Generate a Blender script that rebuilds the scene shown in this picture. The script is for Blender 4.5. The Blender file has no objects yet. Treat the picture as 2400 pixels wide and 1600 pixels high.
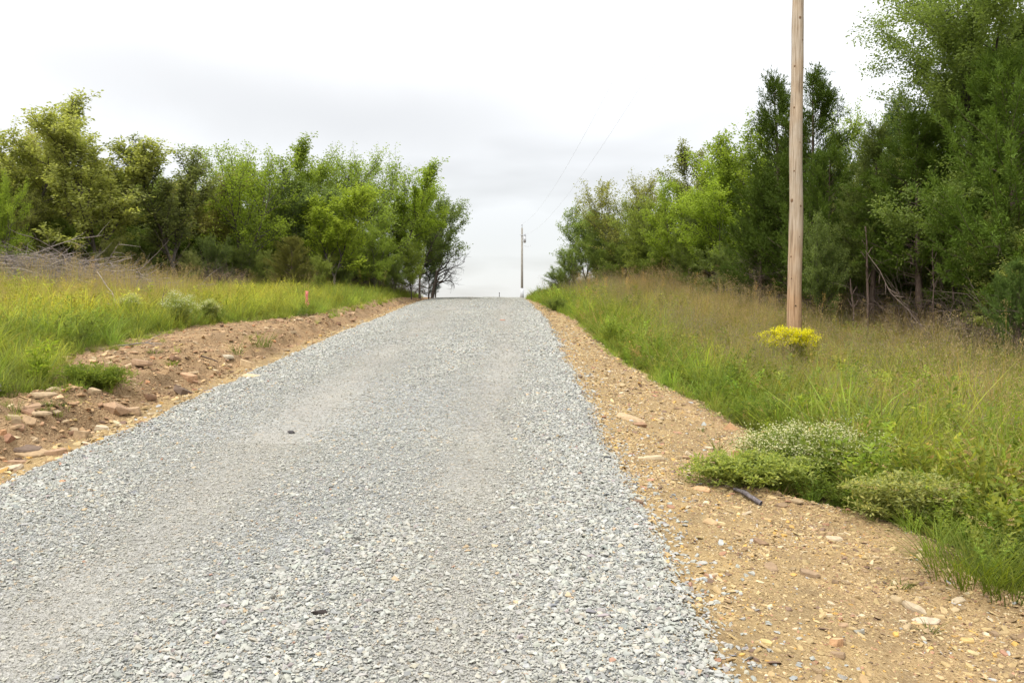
import bpy, bmesh, math, random
import numpy as np
from mathutils import Vector, Matrix, Euler

SC = bpy.context.scene
COL = SC.collection
rs = np.random.RandomState(7)
random.seed(7)

# ------------------------------------------------------------------ camera
FPX = 2000.0            # focal length in pixels of a 2352 px wide frame
PITCH = math.atan(64 / FPX)
cam = bpy.data.cameras.new("camera")
cam.sensor_width = 36.0
cam.lens = FPX / 2352 * 36.0
cam.clip_end = 3000
cam.clip_start = 0.05
camo = bpy.data.objects.new("camera", cam)
camo.location = (0, 0, 1.6)
camo.rotation_euler = (math.pi / 2 - PITCH, 0, 0)
COL.objects.link(camo)
SC.camera = camo
SC.render.resolution_x = 1024
SC.render.resolution_y = 682

# ------------------------------------------------------------------ view
SC.view_settings.view_transform = 'Standard'
SC.view_settings.look = 'None'
SC.view_settings.gamma = 1.0
SC.view_settings.use_curve_mapping = False
SC.view_settings.exposure = 1.30

SUN_EL, SUN_ROT = math.radians(58), math.radians(215)     # high, behind the camera to the left
# ------------------------------------------------------------------ world: overcast, soft grey cloud bellies
def build_world():
    w = bpy.data.worlds.new("World")
    SC.world = w
    w.use_nodes = True
    nt = w.node_tree
    nt.nodes.clear()
    N, L = nt.nodes.new, nt.links.new
    out = N('ShaderNodeOutputWorld')
    sky = N('ShaderNodeTexSky')
    sky.sky_type = 'NISHITA'
    sky.sun_disc = False
    sky.sun_elevation = SUN_EL
    sky.sun_rotation = SUN_ROT
    bg1 = N('ShaderNodeBackground')
    bg1.inputs['Strength'].default_value = 0.1
    L(sky.outputs[0], bg1.inputs['Color'])
    tc = N('ShaderNodeTexCoord')
    sep = N('ShaderNodeSeparateXYZ')
    L(tc.outputs['Generated'], sep.inputs[0])
    def math_(op, a, b=None, c=None, clamp=False):
        n = N('ShaderNodeMath'); n.operation = op; n.use_clamp = clamp
        for i, q in enumerate((a, b, c)):
            if q is None: continue
            if isinstance(q, (int, float)): n.inputs[i].default_value = q
            else: L(q, n.inputs[i])
        return n.outputs[0]
    # cloud-deck coordinates: direction projected on a flat deck overhead
    zc = math_('ADD', math_('MAXIMUM', sep.outputs['Z'], 0.0), 0.14)
    cx = math_('DIVIDE', sep.outputs['X'], zc)
    cy = math_('DIVIDE', sep.outputs['Y'], zc)
    comb = N('ShaderNodeCombineXYZ')
    L(cx, comb.inputs[0]); L(cy, comb.inputs[1])
    n1 = N('ShaderNodeTexNoise'); n1.inputs['Scale'].default_value = 0.9
    n1.inputs['Detail'].default_value = 4; n1.inputs['Roughness'].default_value = 0.45
    n1.inputs['Distortion'].default_value = 0.3
    mp = N('ShaderNodeMapping'); mp.inputs['Location'].default_value = (3.3, 1.7, 0.0)
    L(comb.outputs[0], mp.inputs[0]); L(mp.outputs[0], n1.inputs['Vector'])
    n2 = N('ShaderNodeTexNoise'); n2.inputs['Scale'].default_value = 5.0
    n2.inputs['Detail'].default_value = 5
    L(tc.outputs['Generated'], n2.inputs['Vector'])
    warp = math_('MULTIPLY', math_('SUBTRACT', n2.outputs['Fac'], 0.5), 0.10)
    grey = math_('MULTIPLY', math_('SUBTRACT', n1.outputs['Fac'], 0.50, clamp=True), 1.7)
    # grey bellies: azimuth offset, elevation, half-sizes, depth
    for az, el, wa, we, k in ((-.10, .205, .22, .055, .40), (-.42, .235, .24, .05, .32), (-.28, .30, .42, .09, .18),
                              (.02, .10, .20, .04, .20), (.9, .4, .5, .12, .2), (-1.2, .5, .5, .15, .25)):
        dx = math_('DIVIDE', math_('SUBTRACT', math_('ADD', math_('ARCTAN2', sep.outputs['X'], sep.outputs['Y']), warp), az), wa)
        dz = math_('DIVIDE', math_('SUBTRACT', math_('ADD', sep.outputs['Z'], math_('MULTIPLY', warp, 0.8)), el), we)
        r2 = math_('ADD', math_('MULTIPLY', dx, dx), math_('MULTIPLY', dz, dz))
        g = math_('MULTIPLY', math_('EXPONENT', math_('MULTIPLY', r2, -0.9)), k)
        grey = math_('ADD', grey, g)
    bri = math_('SUBTRACT', 0.86, math_('MULTIPLY', grey, 0.46))
    bri = math_('MAXIMUM', bri, 0.40)
    # brighter towards the zenith, as an overcast sky is
    bri = math_('MULTIPLY', bri, math_('ADD', 0.395, math_('MULTIPLY', math_('MAXIMUM', sep.outputs['Z'], 0.0), 0.95)))
    cm = N('ShaderNodeMix'); cm.data_type = 'RGBA'
    L(math_('MULTIPLY', grey, 2.2, clamp=True), cm.inputs[0])
    cm.inputs[6].default_value = (1.0, 1.0, 1.0, 1)
    cm.inputs[7].default_value = (1.0, 0.985, 0.965, 1)
    bg2 = N('ShaderNodeBackground')
    L(cm.outputs[2], bg2.inputs['Color']); L(bri, bg2.inputs['Strength'])
    mix = N('ShaderNodeMixShader')
    mix.inputs[0].default_value = 0.88
    L(bg1.outputs[0], mix.inputs[1]); L(bg2.outputs[0], mix.inputs[2])
    L(mix.outputs[0], out.inputs[0])
build_world()

sl = bpy.data.lights.new("sun", 'SUN')
sl.energy = 1.5
sl.angle = math.radians(12)
sl.color = (1.0, 0.96, 0.90)
so = bpy.data.objects.new("sun", sl)
# light comes from behind the camera, from the left
so.rotation_euler = Vector((0.40, 0.45, -1.15)).to_track_quat('-Z', 'Y').to_euler()
COL.objects.link(so)

# ------------------------------------------------------------------ numpy noise
def _hash(ix, iy, seed):
    h = (ix.astype(np.int64) * 374761393 + iy.astype(np.int64) * 668265263 + seed * 1442695041) & 0xffffffff
    h = ((h ^ (h >> 13)) * 1274126177) & 0xffffffff
    return ((h ^ (h >> 16)) & 0xffff) / 65535.0
def vnoise(x, y, seed=0):
    x = np.asarray(x, float); y = np.asarray(y, float)
    ix = np.floor(x); iy = np.floor(y)
    fx = x - ix; fy = y - iy
    fx = fx * fx * (3 - 2 * fx); fy = fy * fy * (3 - 2 * fy)
    a = _hash(ix, iy, seed); b = _hash(ix + 1, iy, seed); c = _hash(ix, iy + 1, seed); d = _hash(ix + 1, iy + 1, seed)
    return (a + (b - a) * fx) * (1 - fy) + (c + (d - c) * fx) * fy
def fbm(x, y, scale, oct=4, seed=0, gain=.5):
    s = 0; amp = 1; tot = 0; f = scale
    for o in range(oct):
        s = s + amp * vnoise(x * f + 17.3 * o, y * f - 9.1 * o, seed + o); tot += amp
        amp *= gain; f *= 2.03
    return s / tot
def sstep(a, b, x):
    t = np.clip((x - a) / (b - a), 0, 1); return t * t * (3 - 2 * t)

# ------------------------------------------------------------------ terrain
def road_z(y):
    y = np.asarray(y, float)
    a = .08 * y - .0006 * np.clip(y, 0, 80) ** 2
    far = 2.56 - .016 * (np.clip(y, 80, 200) - 80)
    return np.where(y <= 80, a, far)
def edge_r(y): return np.interp(y, [-10, 20, 50, 80], [.67, .82, .50, -.6]) + .10 * (fbm(y, y * 0 + 3, 1.6, 4, 11) - .5) * 2
def edge_l(y): return np.interp(y, [-10, 22, 50, 80], [-3.42, -3.38, -4.15, -5.3]) + .10 * (fbm(y, y * 0 + 8, 1.6, 4, 12) - .5) * 2
def grass_r(y):   # where the grass starts on the right
    return np.interp(y, [0, 4.2, 4.7, 5.3, 5.8, 6.1, 6.8, 7.6, 8.4, 9.7, 11.3, 13, 15, 18, 22, 28, 35, 45], [2.7, 2.55, 2.35, 2.40, 2.2, 1.75, 1.75, 2.1, 2.1, 2.0, 1.78, 1.62, 1.42, 1.5, 1.5, 1.15, .9, .8]) + .14 * (fbm(y, y * 0 + 1, 1.6, 3, 31) - .5) * 2
def grass_l(y):   # where the grass starts on the left
    return np.interp(y, [0, 7.5, 8.3, 9.2, 10, 12.3, 15.5, 16.9, 18, 22, 27, 40, 50], [-5.6, -5.0, -4.25, -4.4, -5.2, -5.45, -5.4, -4.9, -4.4, -4.15, -4.3, -4.6, -4.9]) + .3 * (fbm(y, y * 0 + 2, 1.1, 3, 32) - .5) * 2
def Zbase(x, y):
    x = np.asarray(x, float); y = np.asarray(y, float)
    er = edge_r(y); el = edge_l(y)
    s = x - er
    Gr = np.interp(y, [0, 8, 15, 18, 22, 30, 40, 55, 90], [-.30, -.40, -.58, -.52, -.33, .02, .20, .10, 0])
    sh = -.05 * sstep(0, .12, s) - .17 * sstep(0.1, 1.5, s)
    zr = sh + (Gr + .22) * sstep(1.2, 3.4, s) + .035 * np.clip(x - 7, 0, 20)
    # a low lip where the scraped dirt meets the grass
    zr = zr + .07 * np.exp(-((x - grass_r(y) - .05) / .22) ** 2) * np.interp(y, [0, 25, 40], [1, 1, 0])
    q = el - x
    fade = np.interp(y, [0, 4, 28, 45, 60], [.6, 1, 1, .45, .3])
    zl = -.04 * sstep(0, .1, q) + fade * (.22 * sstep(.38, .85, q) + .10 * sstep(.9, 2.2, q) + .16 * sstep(2, 6, q) + .36 * sstep(5, 13, q)) + .01 * np.clip(q - 14, 0, 30)
    crown = .035 * (1 - ((x - (er + el) / 2) / ((er - el) / 2)) ** 2)
    z = road_z(y) + np.where(s > 0, zr, np.where(q > 0, zl, crown))
    dist = np.hypot(x, y)
    far = sstep(90, 260, dist)
    return z * (1 - far) + .4 * far
def Z(x, y):
    x = np.asarray(x, float); y = np.asarray(y, float)
    z = Zbase(x, y)
    er = edge_r(y); el = edge_l(y)
    q = el - x; s = x - er
    # lumpy cut bank on the left
    bank = sstep(.3, .5, q) * (1 - sstep(1.1, 2.1, q)) * np.interp(y, [0, 30, 45], [1, 1, 0])
    r = 1 - np.abs(fbm(x, y * .8, 2.6, 4, 50) * 2 - 1) * 1.6
    z = z + bank * (.14 * (r - .45) + .07 * (fbm(x, y, 9, 3, 51) - .5))
    near = np.clip(1.2 - np.hypot(x, y) / 60, 0, 1)
    z = z + near * np.where(q > .1, .05 * (fbm(x, y, .8, 4, 52) - .5), 0) * sstep(1, 3, q)
    dirt = np.where((s > 0), .018 * (fbm(x, y, 4, 4, 53) - .5) + .03 * (fbm(x, y, 1.1, 3, 55) - .5), 0) * sstep(0, .2, s)
    z = z + dirt * near
    inr = (s <= 0) & (q <= 0)
    trk = np.exp(-((x + .1) / .32) ** 2) + np.exp(-((x + 1.9) / .35) ** 2)
    z = z - np.where(inr, .018 * trk, 0) + np.where(inr, .02 * (fbm(x, y, 2.2, 3, 56) - .5), 0) * near
    return z
def zf(x, y): return float(Z(np.array([x]), np.array([y]))[0])

def axis_lines():
    xs = list(np.arange(-6.4, 3.6, .042))
    st, x = .05, 3.6
    while x < 900: xs.append(x); x += st; st *= 1.075
    st, x = .05, -6.4
    while x > -900: x -= st; xs.append(x); st *= 1.075
    xs = np.array(sorted(xs))
    ys = [-60, -30, -15, -8, -4, -2, 0, 1, 1.6]
    y = 2.1
    while y < 70: ys.append(y); y += max(.045, .0065 * y)
    st = .6
    while y < 1600: ys.append(y); y += st; st *= 1.09
    return xs, np.array(ys)

def mesh_np(name, V, F, mats=(), smooth=False, mi=None, vattr=None):
    V = np.ascontiguousarray(V, dtype=np.float32); F = np.ascontiguousarray(F, dtype=np.int32)
    me = bpy.data.meshes.new(name)
    me.vertices.add(len(V)); me.vertices.foreach_set('co', V.ravel())
    k = F.shape[1]
    me.loops.add(F.size); me.loops.foreach_set('vertex_index', F.ravel())
    me.polygons.add(len(F))
    me.polygons.foreach_set('loop_start', np.arange(0, F.size, k, dtype=np.int32))
    me.polygons.foreach_set('loop_total', np.full(len(F), k, dtype=np.int32))
    for m in mats: me.materials.append(m)
    if mi is not None: me.polygons.foreach_set('material_index', np.ascontiguousarray(mi, dtype=np.int32))
    me.polygons.foreach_set('use_smooth', np.full(len(F), smooth, dtype=bool))
    if vattr is not None:
        a = me.attributes.new('v', 'FLOAT', 'POINT'); a.data.foreach_set('value', np.ascontiguousarray(vattr, dtype=np.float32))
    me.update(calc_edges=True)
    return me

def link(name, me, parent=None, **kw):
    o = bpy.data.objects.new(name, me)
    COL.objects.link(o)
    if parent is not None: o.parent = parent
    for k, v in kw.items(): o[k] = v
    return o

# ------------------------------------------------------------------ materials
def new_mat(name):
    m = bpy.data.materials.new(name); m.use_nodes = True
    nt = m.node_tree; nt.nodes.clear()
    return m, nt, nt.nodes.new, nt.links.new
def ramp(N, stops):
    r = N('ShaderNodeValToRGB'); cr = r.color_ramp
    while len(cr.elements) < len(stops): cr.elements.new(.5)
    for e, (p, c) in zip(cr.elements, stops):
        e.position = p; e.color = (c[0], c[1], c[2], 1)
    return r
def mixc(N, L, fac, a, b, mode='MIX'):
    n = N('ShaderNodeMix'); n.data_type = 'RGBA'; n.blend_type = mode
    for i, q in ((0, fac), (6, a), (7, b)):
        if isinstance(q, (int, float)): n.inputs[i].default_value = q
        elif isinstance(q, tuple): n.inputs[i].default_value = (*q, 1) if len(q) == 3 else q
        else: L(q, n.inputs[i])
    return n.outputs[2]
def noise(N, L, vec, scale, detail=4, rough=.55):
    n = N('ShaderNodeTexNoise'); n.inputs['Scale'].default_value = scale
    n.inputs['Detail'].default_value = detail; n.inputs['Roughness'].default_value = rough
    if vec is not None: L(vec, n.inputs['Vector'])
    return n.outputs['Fac']
def principled(N, L, col, rough=.9, spec=.2, bump=None, bdist=.01, bstr=1):
    p = N('ShaderNodeBsdfPrincipled')
    if isinstance(col, tuple): p.inputs['Base Color'].default_value = (*col, 1)
    else: L(col, p.inputs['Base Color'])
    p.inputs['Roughness'].default_value = rough
    p.inputs['Specular IOR Level'].default_value = spec
    if bump is not None:
        b = N('ShaderNodeBump'); b.inputs['Distance'].default_value = bdist; b.inputs['Strength'].default_value = bstr
        L(bump, b.inputs['Height']); L(b.outputs[0], p.inputs['Normal'])
    o = N('ShaderNodeOutputMaterial'); L(p.outputs[0], o.inputs[0])
    return p, o

def leaf_mat(name, warm=(1.35, 1.2, .7), trans=.35, own=None, warmk=.35, bright=1.0):
    """colour of the thing (object or instance) varied leaf by leaf"""
    m, nt, N, L = new_mat(name)
    if own is None:
        at = N('ShaderNodeAttribute'); at.attribute_type = 'INSTANCER'; at.attribute_name = 'color'
        base = at.outputs['Color']
    else:
        rgb = N('ShaderNodeRGB'); rgb.outputs[0].default_value = (*own, 1); base = rgb.outputs[0]
    va = N('ShaderNodeAttribute'); va.attribute_name = 'v'
    r = ramp(N, [(0, (.62, .66, .62)), (.5, (1, 1, 1)), (1, (1.0, 1.0, 1.0))])
    L(va.outputs['Fac'], r.inputs[0])
    c = mixc(N, L, 1.0, base, r.outputs[0], 'MULTIPLY')
    w = mixc(N, L, 1.0, base, warm, 'MULTIPLY')
    pw = N('ShaderNodeMath'); pw.operation = 'POWER'; L(va.outputs['Fac'], pw.inputs[0]); pw.inputs[1].default_value = 3
    pm = N('ShaderNodeMath'); pm.operation = 'MULTIPLY'; L(pw.outputs[0], pm.inputs[0]); pm.inputs[1].default_value = warmk
    c = mixc(N, L, pm.outputs[0], c, w)
    p = N('ShaderNodeBsdfPrincipled'); L(c, p.inputs['Base Color'])
    p.inputs['Roughness'].default_value = .65; p.inputs['Specular IOR Level'].default_value = .14
    t = N('ShaderNodeBsdfTranslucent')
    tcol = mixc(N, L, 1.0, c, (1.25, 1.3, .7), 'MULTIPLY')
    L(tcol, t.inputs[0])
    mx = N('ShaderNodeMixShader'); mx.inputs[0].default_value = trans
    L(p.outputs[0], mx.inputs[1]); L(t.outputs[0], mx.inputs[2])
    o = N('ShaderNodeOutputMaterial'); L(mx.outputs[0], o.inputs[0])
    return m

def soil_mat():
    m, nt, N, L = new_mat("soil")
    geo = N('ShaderNodeNewGeometry'); pos = geo.outputs['Position']
    at = N('ShaderNodeAttribute'); at.attribute_name = 'v'       # 0 yellow shale dust .. 1 grass-covered soil, .5 red-brown bank
    n1 = noise(N, L, pos, 3.0, 5); n2 = noise(N, L, pos, 45, 5, .65); n3 = noise(N, L, pos, 140, 3)
    yel = ramp(N, [(.25, (.22, .15, .075)), (.5, (.325, .232, .115)), (.75, (.42, .325, .18))]); L(n2, yel.inputs[0])
    red = ramp(N, [(.25, (.17, .105, .055)), (.5, (.30, .200, .110)), (.75, (.41, .30, .17))]); L(n2, red.inputs[0])
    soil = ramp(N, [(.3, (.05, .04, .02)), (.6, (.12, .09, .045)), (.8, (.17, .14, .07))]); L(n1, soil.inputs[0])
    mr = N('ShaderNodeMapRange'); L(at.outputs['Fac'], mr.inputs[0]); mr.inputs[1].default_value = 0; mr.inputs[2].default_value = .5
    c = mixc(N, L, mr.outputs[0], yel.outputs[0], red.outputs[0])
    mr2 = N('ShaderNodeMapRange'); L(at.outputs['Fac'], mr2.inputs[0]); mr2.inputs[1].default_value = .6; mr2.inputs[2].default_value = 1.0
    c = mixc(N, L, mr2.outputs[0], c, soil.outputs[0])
    var = ramp(N, [(.35, (.78, .78, .8)), (.65, (1.12, 1.1, 1.05))]); L(n1, var.inputs[0])
    c = mixc(N, L, 1.0, c, var.outputs[0], 'MULTIPLY')
    vor = N('ShaderNodeTexVoronoi'); vor.inputs['Scale'].default_value = 60; L(pos, vor.inputs['Vector'])
    ad = N('ShaderNodeMath'); ad.operation = 'ADD'; L(vor.outputs['Distance'], ad.inputs[0]); L(n3, ad.inputs[1])
    principled(N, L, c, .95, .1, ad.outputs[0], .012, 1)
    return m
def road_mat():
    m, nt, N, L = new_mat("crushed_stone_bed")
    geo = N('ShaderNodeNewGeometry'); pos = geo.outputs['Position']
    vor = N('ShaderNodeTexVoronoi'); vor.inputs['Scale'].default_value = 42; L(pos, vor.inputs['Vector'])
    vor2 = N('ShaderNodeTexVoronoi'); vor2.inputs['Scale'].default_value = 90; L(pos, vor2.inputs['Vector'])
    big = noise(N, L, pos, .9, 4)
    sp = N('ShaderNodeSeparateColor'); L(vor.outputs['Color'], sp.inputs[0])
    r = ramp(N, [(0, (.15, .155, .15)), (.25, (.27, .275, .262)), (.55, (.33, .335, .32)), (.9, (.42, .425, .41)), (.97, (.42, .33, .22))])
    L(sp.outputs[0], r.inputs[0])
    dust = ramp(N, [(.35, (.33, .305, .26)), (.7, (.40, .375, .325))]); L(noise(N, L, pos, 70, 4), dust.inputs[0])
    # compacted wheel tracks are dustier
    sx = N('ShaderNodeAttribute'); sx.attribute_name = 'v'
    c = mixc(N, L, sx.outputs['Fac'], r.outputs[0], dust.outputs[0])
    var = ramp(N, [(.35, (.93, .93, .94)), (.65, (1.05, 1.05, 1.03))]); L(big, var.inputs[0])
    c = mixc(N, L, 1.0, c, var.outputs[0], 'MULTIPLY')
    ad = N('ShaderNodeMath'); ad.operation = 'ADD'; L(vor.outputs['Distance'], ad.inputs[0]); L(vor2.outputs['Distance'], ad.inputs[1])
    principled(N, L, c, .9, .2, ad.outputs[0], .014, 1)
    return m
def stone_mat(name, scale=40, amt=.25):
    m, nt, N, L = new_mat(name)
    at = N('ShaderNodeAttribute'); at.attribute_type = 'INSTANCER'; at.attribute_name = 'color'
    tc = N('ShaderNodeNewGeometry')
    n = noise(N, L, tc.outputs['Position'], scale, 4, .6)
    r = ramp(N, [(.3, (1 - amt, 1 - amt, 1 - amt)), (.7, (1 + amt * .5, 1 + amt * .5, 1 + amt * .45))]); L(n, r.inputs[0])
    c = mixc(N, L, 1.0, at.outputs['Color'], r.outputs[0], 'MULTIPLY')
    principled(N, L, c, .85, .25, n, .004, .8)
    return m
def bark_mat(name, a, b, sc=14):
    m, nt, N, L = new_mat(name)
    tc = N('ShaderNodeTexCoord'); mp = N('ShaderNodeMapping'); mp.inputs['Scale'].default_value = (1, 1, .18)
    L(tc.outputs['Object'], mp.inputs[0])
    n = noise(N, L, mp.outputs[0], sc * 3, 5, .65)
    r = ramp(N, [(.3, a), (.7, b)]); L(n, r.inputs[0])
    principled(N, L, r.outputs[0], .95, .1, n, .02, 1)
    return m
def plain_mat(name, col, rough=.6, spec=.3, metal=0, var=.15, sc=20):
    m, nt, N, L = new_mat(name)
    tc = N('ShaderNodeTexCoord'); n = noise(N, L, tc.outputs['Object'], sc, 4)
    r = ramp(N, [(.3, tuple(c * (1 - var) for c in col)), (.7, tuple(min(1, c * (1 + var)) for c in col))]); L(n, r.inputs[0])
    p, o = principled(N, L, r.outputs[0], rough, spec, n, .002, .4)
    p.inputs['Metallic'].default_value = metal
    return m
def pole_mat():
    m, nt, N, L = new_mat("bare_pole_wood")
    tc = N('ShaderNodeTexCoord'); mp = N('ShaderNodeMapping'); mp.inputs['Scale'].default_value = (1, 1, .045)
    L(tc.outputs['Object'], mp.inputs[0])
    g = noise(N, L, mp.outputs[0], 42, 6, .6)
    wood = ramp(N, [(.28, (.21, .155, .105)), (.5, (.40, .325, .245)), (.72, (.52, .445, .36))]); L(g, wood.inputs[0])
    big = noise(N, L, tc.outputs['Object'], 1.3, 3)
    pale = ramp(N, [(.4, (.98, .90, .80)), (.62, (1.04, 1.06, 1.07))]); L(big, pale.inputs[0])
    c = mixc(N, L, 1.0, wood.outputs[0], pale.outputs[0], 'MULTIPLY')
    # the butt keeps the orange tone of fresh, treated wood
    sp = N('ShaderNodeSeparateXYZ'); L(tc.outputs['Object'], sp.inputs[0])
    mr = N('ShaderNodeMapRange'); L(sp.outputs['Z'], mr.inputs[0])
    mr.inputs[1].default_value = .6; mr.inputs[2].default_value = 3.4; mr.inputs[3].default_value = .8; mr.inputs[4].default_value = 0
    c = mixc(N, L, mr.outputs[0], c, mixc(N, L, 1.0, c, (1.05, .80, .60), 'MULTIPLY'))
    # drying checks
    mp2 = N('ShaderNodeMapping'); mp2.inputs['Scale'].default_value = (1, 1, .02); L(tc.outputs['Object'], mp2.inputs[0])
    ck = noise(N, L, mp2.outputs[0], 30, 2)
    cr = ramp(N, [(.60, (0, 0, 0)), (.64, (1, 1, 1))]); L(ck, cr.inputs[0])
    ab = N('ShaderNodeMath'); ab.operation = 'MULTIPLY'; L(cr.outputs[0], ab.inputs[0]); ab.inputs[1].default_value = .45
    c = mixc(N, L, ab.outputs[0], c, (.10, .07, .045))
    principled(N, L, c, .8, .15, g, .006, .8)
    return m

M_soil, M_road = soil_mat(), road_mat()
M_stone = stone_mat("gravel_stone", 60, .18)
M_shale = stone_mat("shale", 35, .3)
M_leaf = leaf_mat("leaf", trans=.5)
M_needle = leaf_mat("cedar_foliage", warm=(1.6, 1.35, .7), trans=.22, warmk=.45)
M_blade = leaf_mat("grass_blade", warm=(1.45, 1.2, .9), trans=.52, warmk=.7)
M_purple = leaf_mat("purple_seed_head", own=(.27, .21, .15), trans=.3, warmk=.3)
M_tan = leaf_mat("tan_seed_head", own=(.40, .29, .15), trans=.3, warmk=.3)
M_gold = leaf_mat("golden_plume", own=(.60, .37, .13), trans=.35, warmk=.2)
M_white = leaf_mat("white_petals", own=(.62, .62, .50), trans=.3, warm=(1, .95, .7), warmk=.3)
M_cream = leaf_mat("cream_bloom", own=(.58, .56, .34), trans=.3, warm=(1, .9, .7), warmk=.4)
M_yellow = leaf_mat("yellow_bloom", own=(.68, .62, .02), trans=.3, warm=(1.05, .95, 1), warmk=.3)
M_bark = bark_mat("grey_bark", (.10, .085, .07), (.24, .21, .18))
M_mid_bark = bark_mat("young_bark", (.06, .05, .04), (.15, .13, .11))
M_dark_bark = bark_mat("dark_bark", (.03, .025, .022), (.10, .08, .065))
M_cedar_bark = bark_mat("cedar_bark", (.07, .045, .035), (.20, .15, .12))
M_dead = bark_mat("weathered_branch", (.17, .14, .12), (.36, .31, .27))
M_twig = bark_mat("twig", (.11, .08, .065), (.22, .17, .14))
M_pole = pole_mat()

# ------------------------------------------------------------------ ground
XS, YS = axis_lines()
GX, GY = np.meshgrid(XS, YS)
GZ = Z(GX, GY)
nx, ny = len(XS), len(YS)
er, el = edge_r(GY), edge_l(GY)
gr, gl = grass_r(GY), grass_l(GY)
inroad = (GX < er) & (GX > el)
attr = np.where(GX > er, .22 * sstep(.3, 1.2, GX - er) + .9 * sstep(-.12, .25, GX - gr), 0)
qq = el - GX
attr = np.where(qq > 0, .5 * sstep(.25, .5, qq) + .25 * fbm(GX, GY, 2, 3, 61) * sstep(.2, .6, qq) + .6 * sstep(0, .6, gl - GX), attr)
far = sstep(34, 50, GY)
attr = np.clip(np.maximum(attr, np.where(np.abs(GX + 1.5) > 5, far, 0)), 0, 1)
GZr = np.where(inroad, GZ - .05, GZ)
V = np.stack([GX, GY, GZr], -1).reshape(-1, 3)
ii = (np.arange(ny - 1)[:, None] * nx + np.arange(nx - 1)[None]).ravel()
Q = np.stack([ii, ii + 1, ii + nx + 1, ii + nx], 1)
xc = (GX[:-1, :-1] + GX[1:, 1:]).ravel() / 2; yc = (GY[:-1, :-1] + GY[1:, 1:]).ravel() / 2
sh_mask = (xc > edge_r(yc) - .2) & (xc < grass_r(yc)) & (yc > 1) & (yc < 52)
bk_mask = (xc < edge_l(yc) + .2) & (xc > grass_l(yc)) & (yc > 1) & (yc < 45)
def sub(mask, name, lab=None):
    f = Q[mask]; u, inv = np.unique(f, return_inverse=True)
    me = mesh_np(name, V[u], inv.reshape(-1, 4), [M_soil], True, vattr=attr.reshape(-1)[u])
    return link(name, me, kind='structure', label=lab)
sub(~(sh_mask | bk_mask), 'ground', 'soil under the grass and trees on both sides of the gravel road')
sub(sh_mask, 'dirt_shoulder', 'yellow shale dirt shoulder between the gravel and the right grass')
sub(bk_mask, 'dirt_bank', 'scraped red brown dirt bank along the left edge of the gravel')

def build_road():
    ys = YS[(YS > -9) & (YS < 130)]
    n = 60
    t = np.linspace(0, 1, n)
    el_, er_ = edge_l(ys)[:, None], edge_r(ys)[:, None]
    X = el_ + (er_ - el_) * t[None]
    Y = np.repeat(ys[:, None], n, 1)
    Zr = Z(X, Y) + .008
    edge = np.minimum(t, 1 - t)[None] * (er_ - el_)
    Zr = Zr - .035 * (1 - sstep(0, .09, edge))
    dusty = .55 * np.clip(np.exp(-((X + .15 + .1 * np.sin(Y * .3)) / .30) ** 2) + np.exp(-((X + 1.95) / .38) ** 2), 0, 1) * (.5 + fbm(X, Y, 1.4, 3, 70))
    Vv = np.stack([X, Y, Zr], -1).reshape(-1, 3)
    i = (np.arange(len(ys) - 1)[:, None] * n + np.arange(n - 1)[None]).ravel()
    F = np.stack([i, i + 1, i + n + 1, i + n], 1)
    link('road', mesh_np('road', Vv, F, [M_road], True, vattr=np.clip(dusty, 0, .9).ravel()), kind='structure', label='grey crushed stone road climbing to the crest')
build_road()

# ------------------------------------------------------------------ pixel rays -> ground points (2352 px wide frame)
CP, SP = math.cos(PITCH), math.sin(PITCH)
def ray(u, v):
    a = (u - 1176) / FPX; b = -(v - 784) / FPX
    return Vector((a, CP + b * SP, b * CP - SP))
def hit(u, v, dmin=2.0, dmax=70):
    r = ray(u, v); d = dmin; p = None
    ds = np.arange(dmin, dmax, .03)
    X = r.x / r.y * ds; Zl = 1.6 + r.z / r.y * ds
    g = Z(X, ds) >= Zl
    k = int(np.argmax(g)) if g.any() else len(ds) - 1
    return Vector((float(X[k]), float(ds[k]), float(zf(X[k], ds[k]))))
def at_depth(u, d):
    x = (u - 1176) / FPX * d
    return Vector((x, d, zf(x, d)))
def top_z(v, d):
    r = ray(1176, v); return 1.6 + r.z / r.y * d

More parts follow.
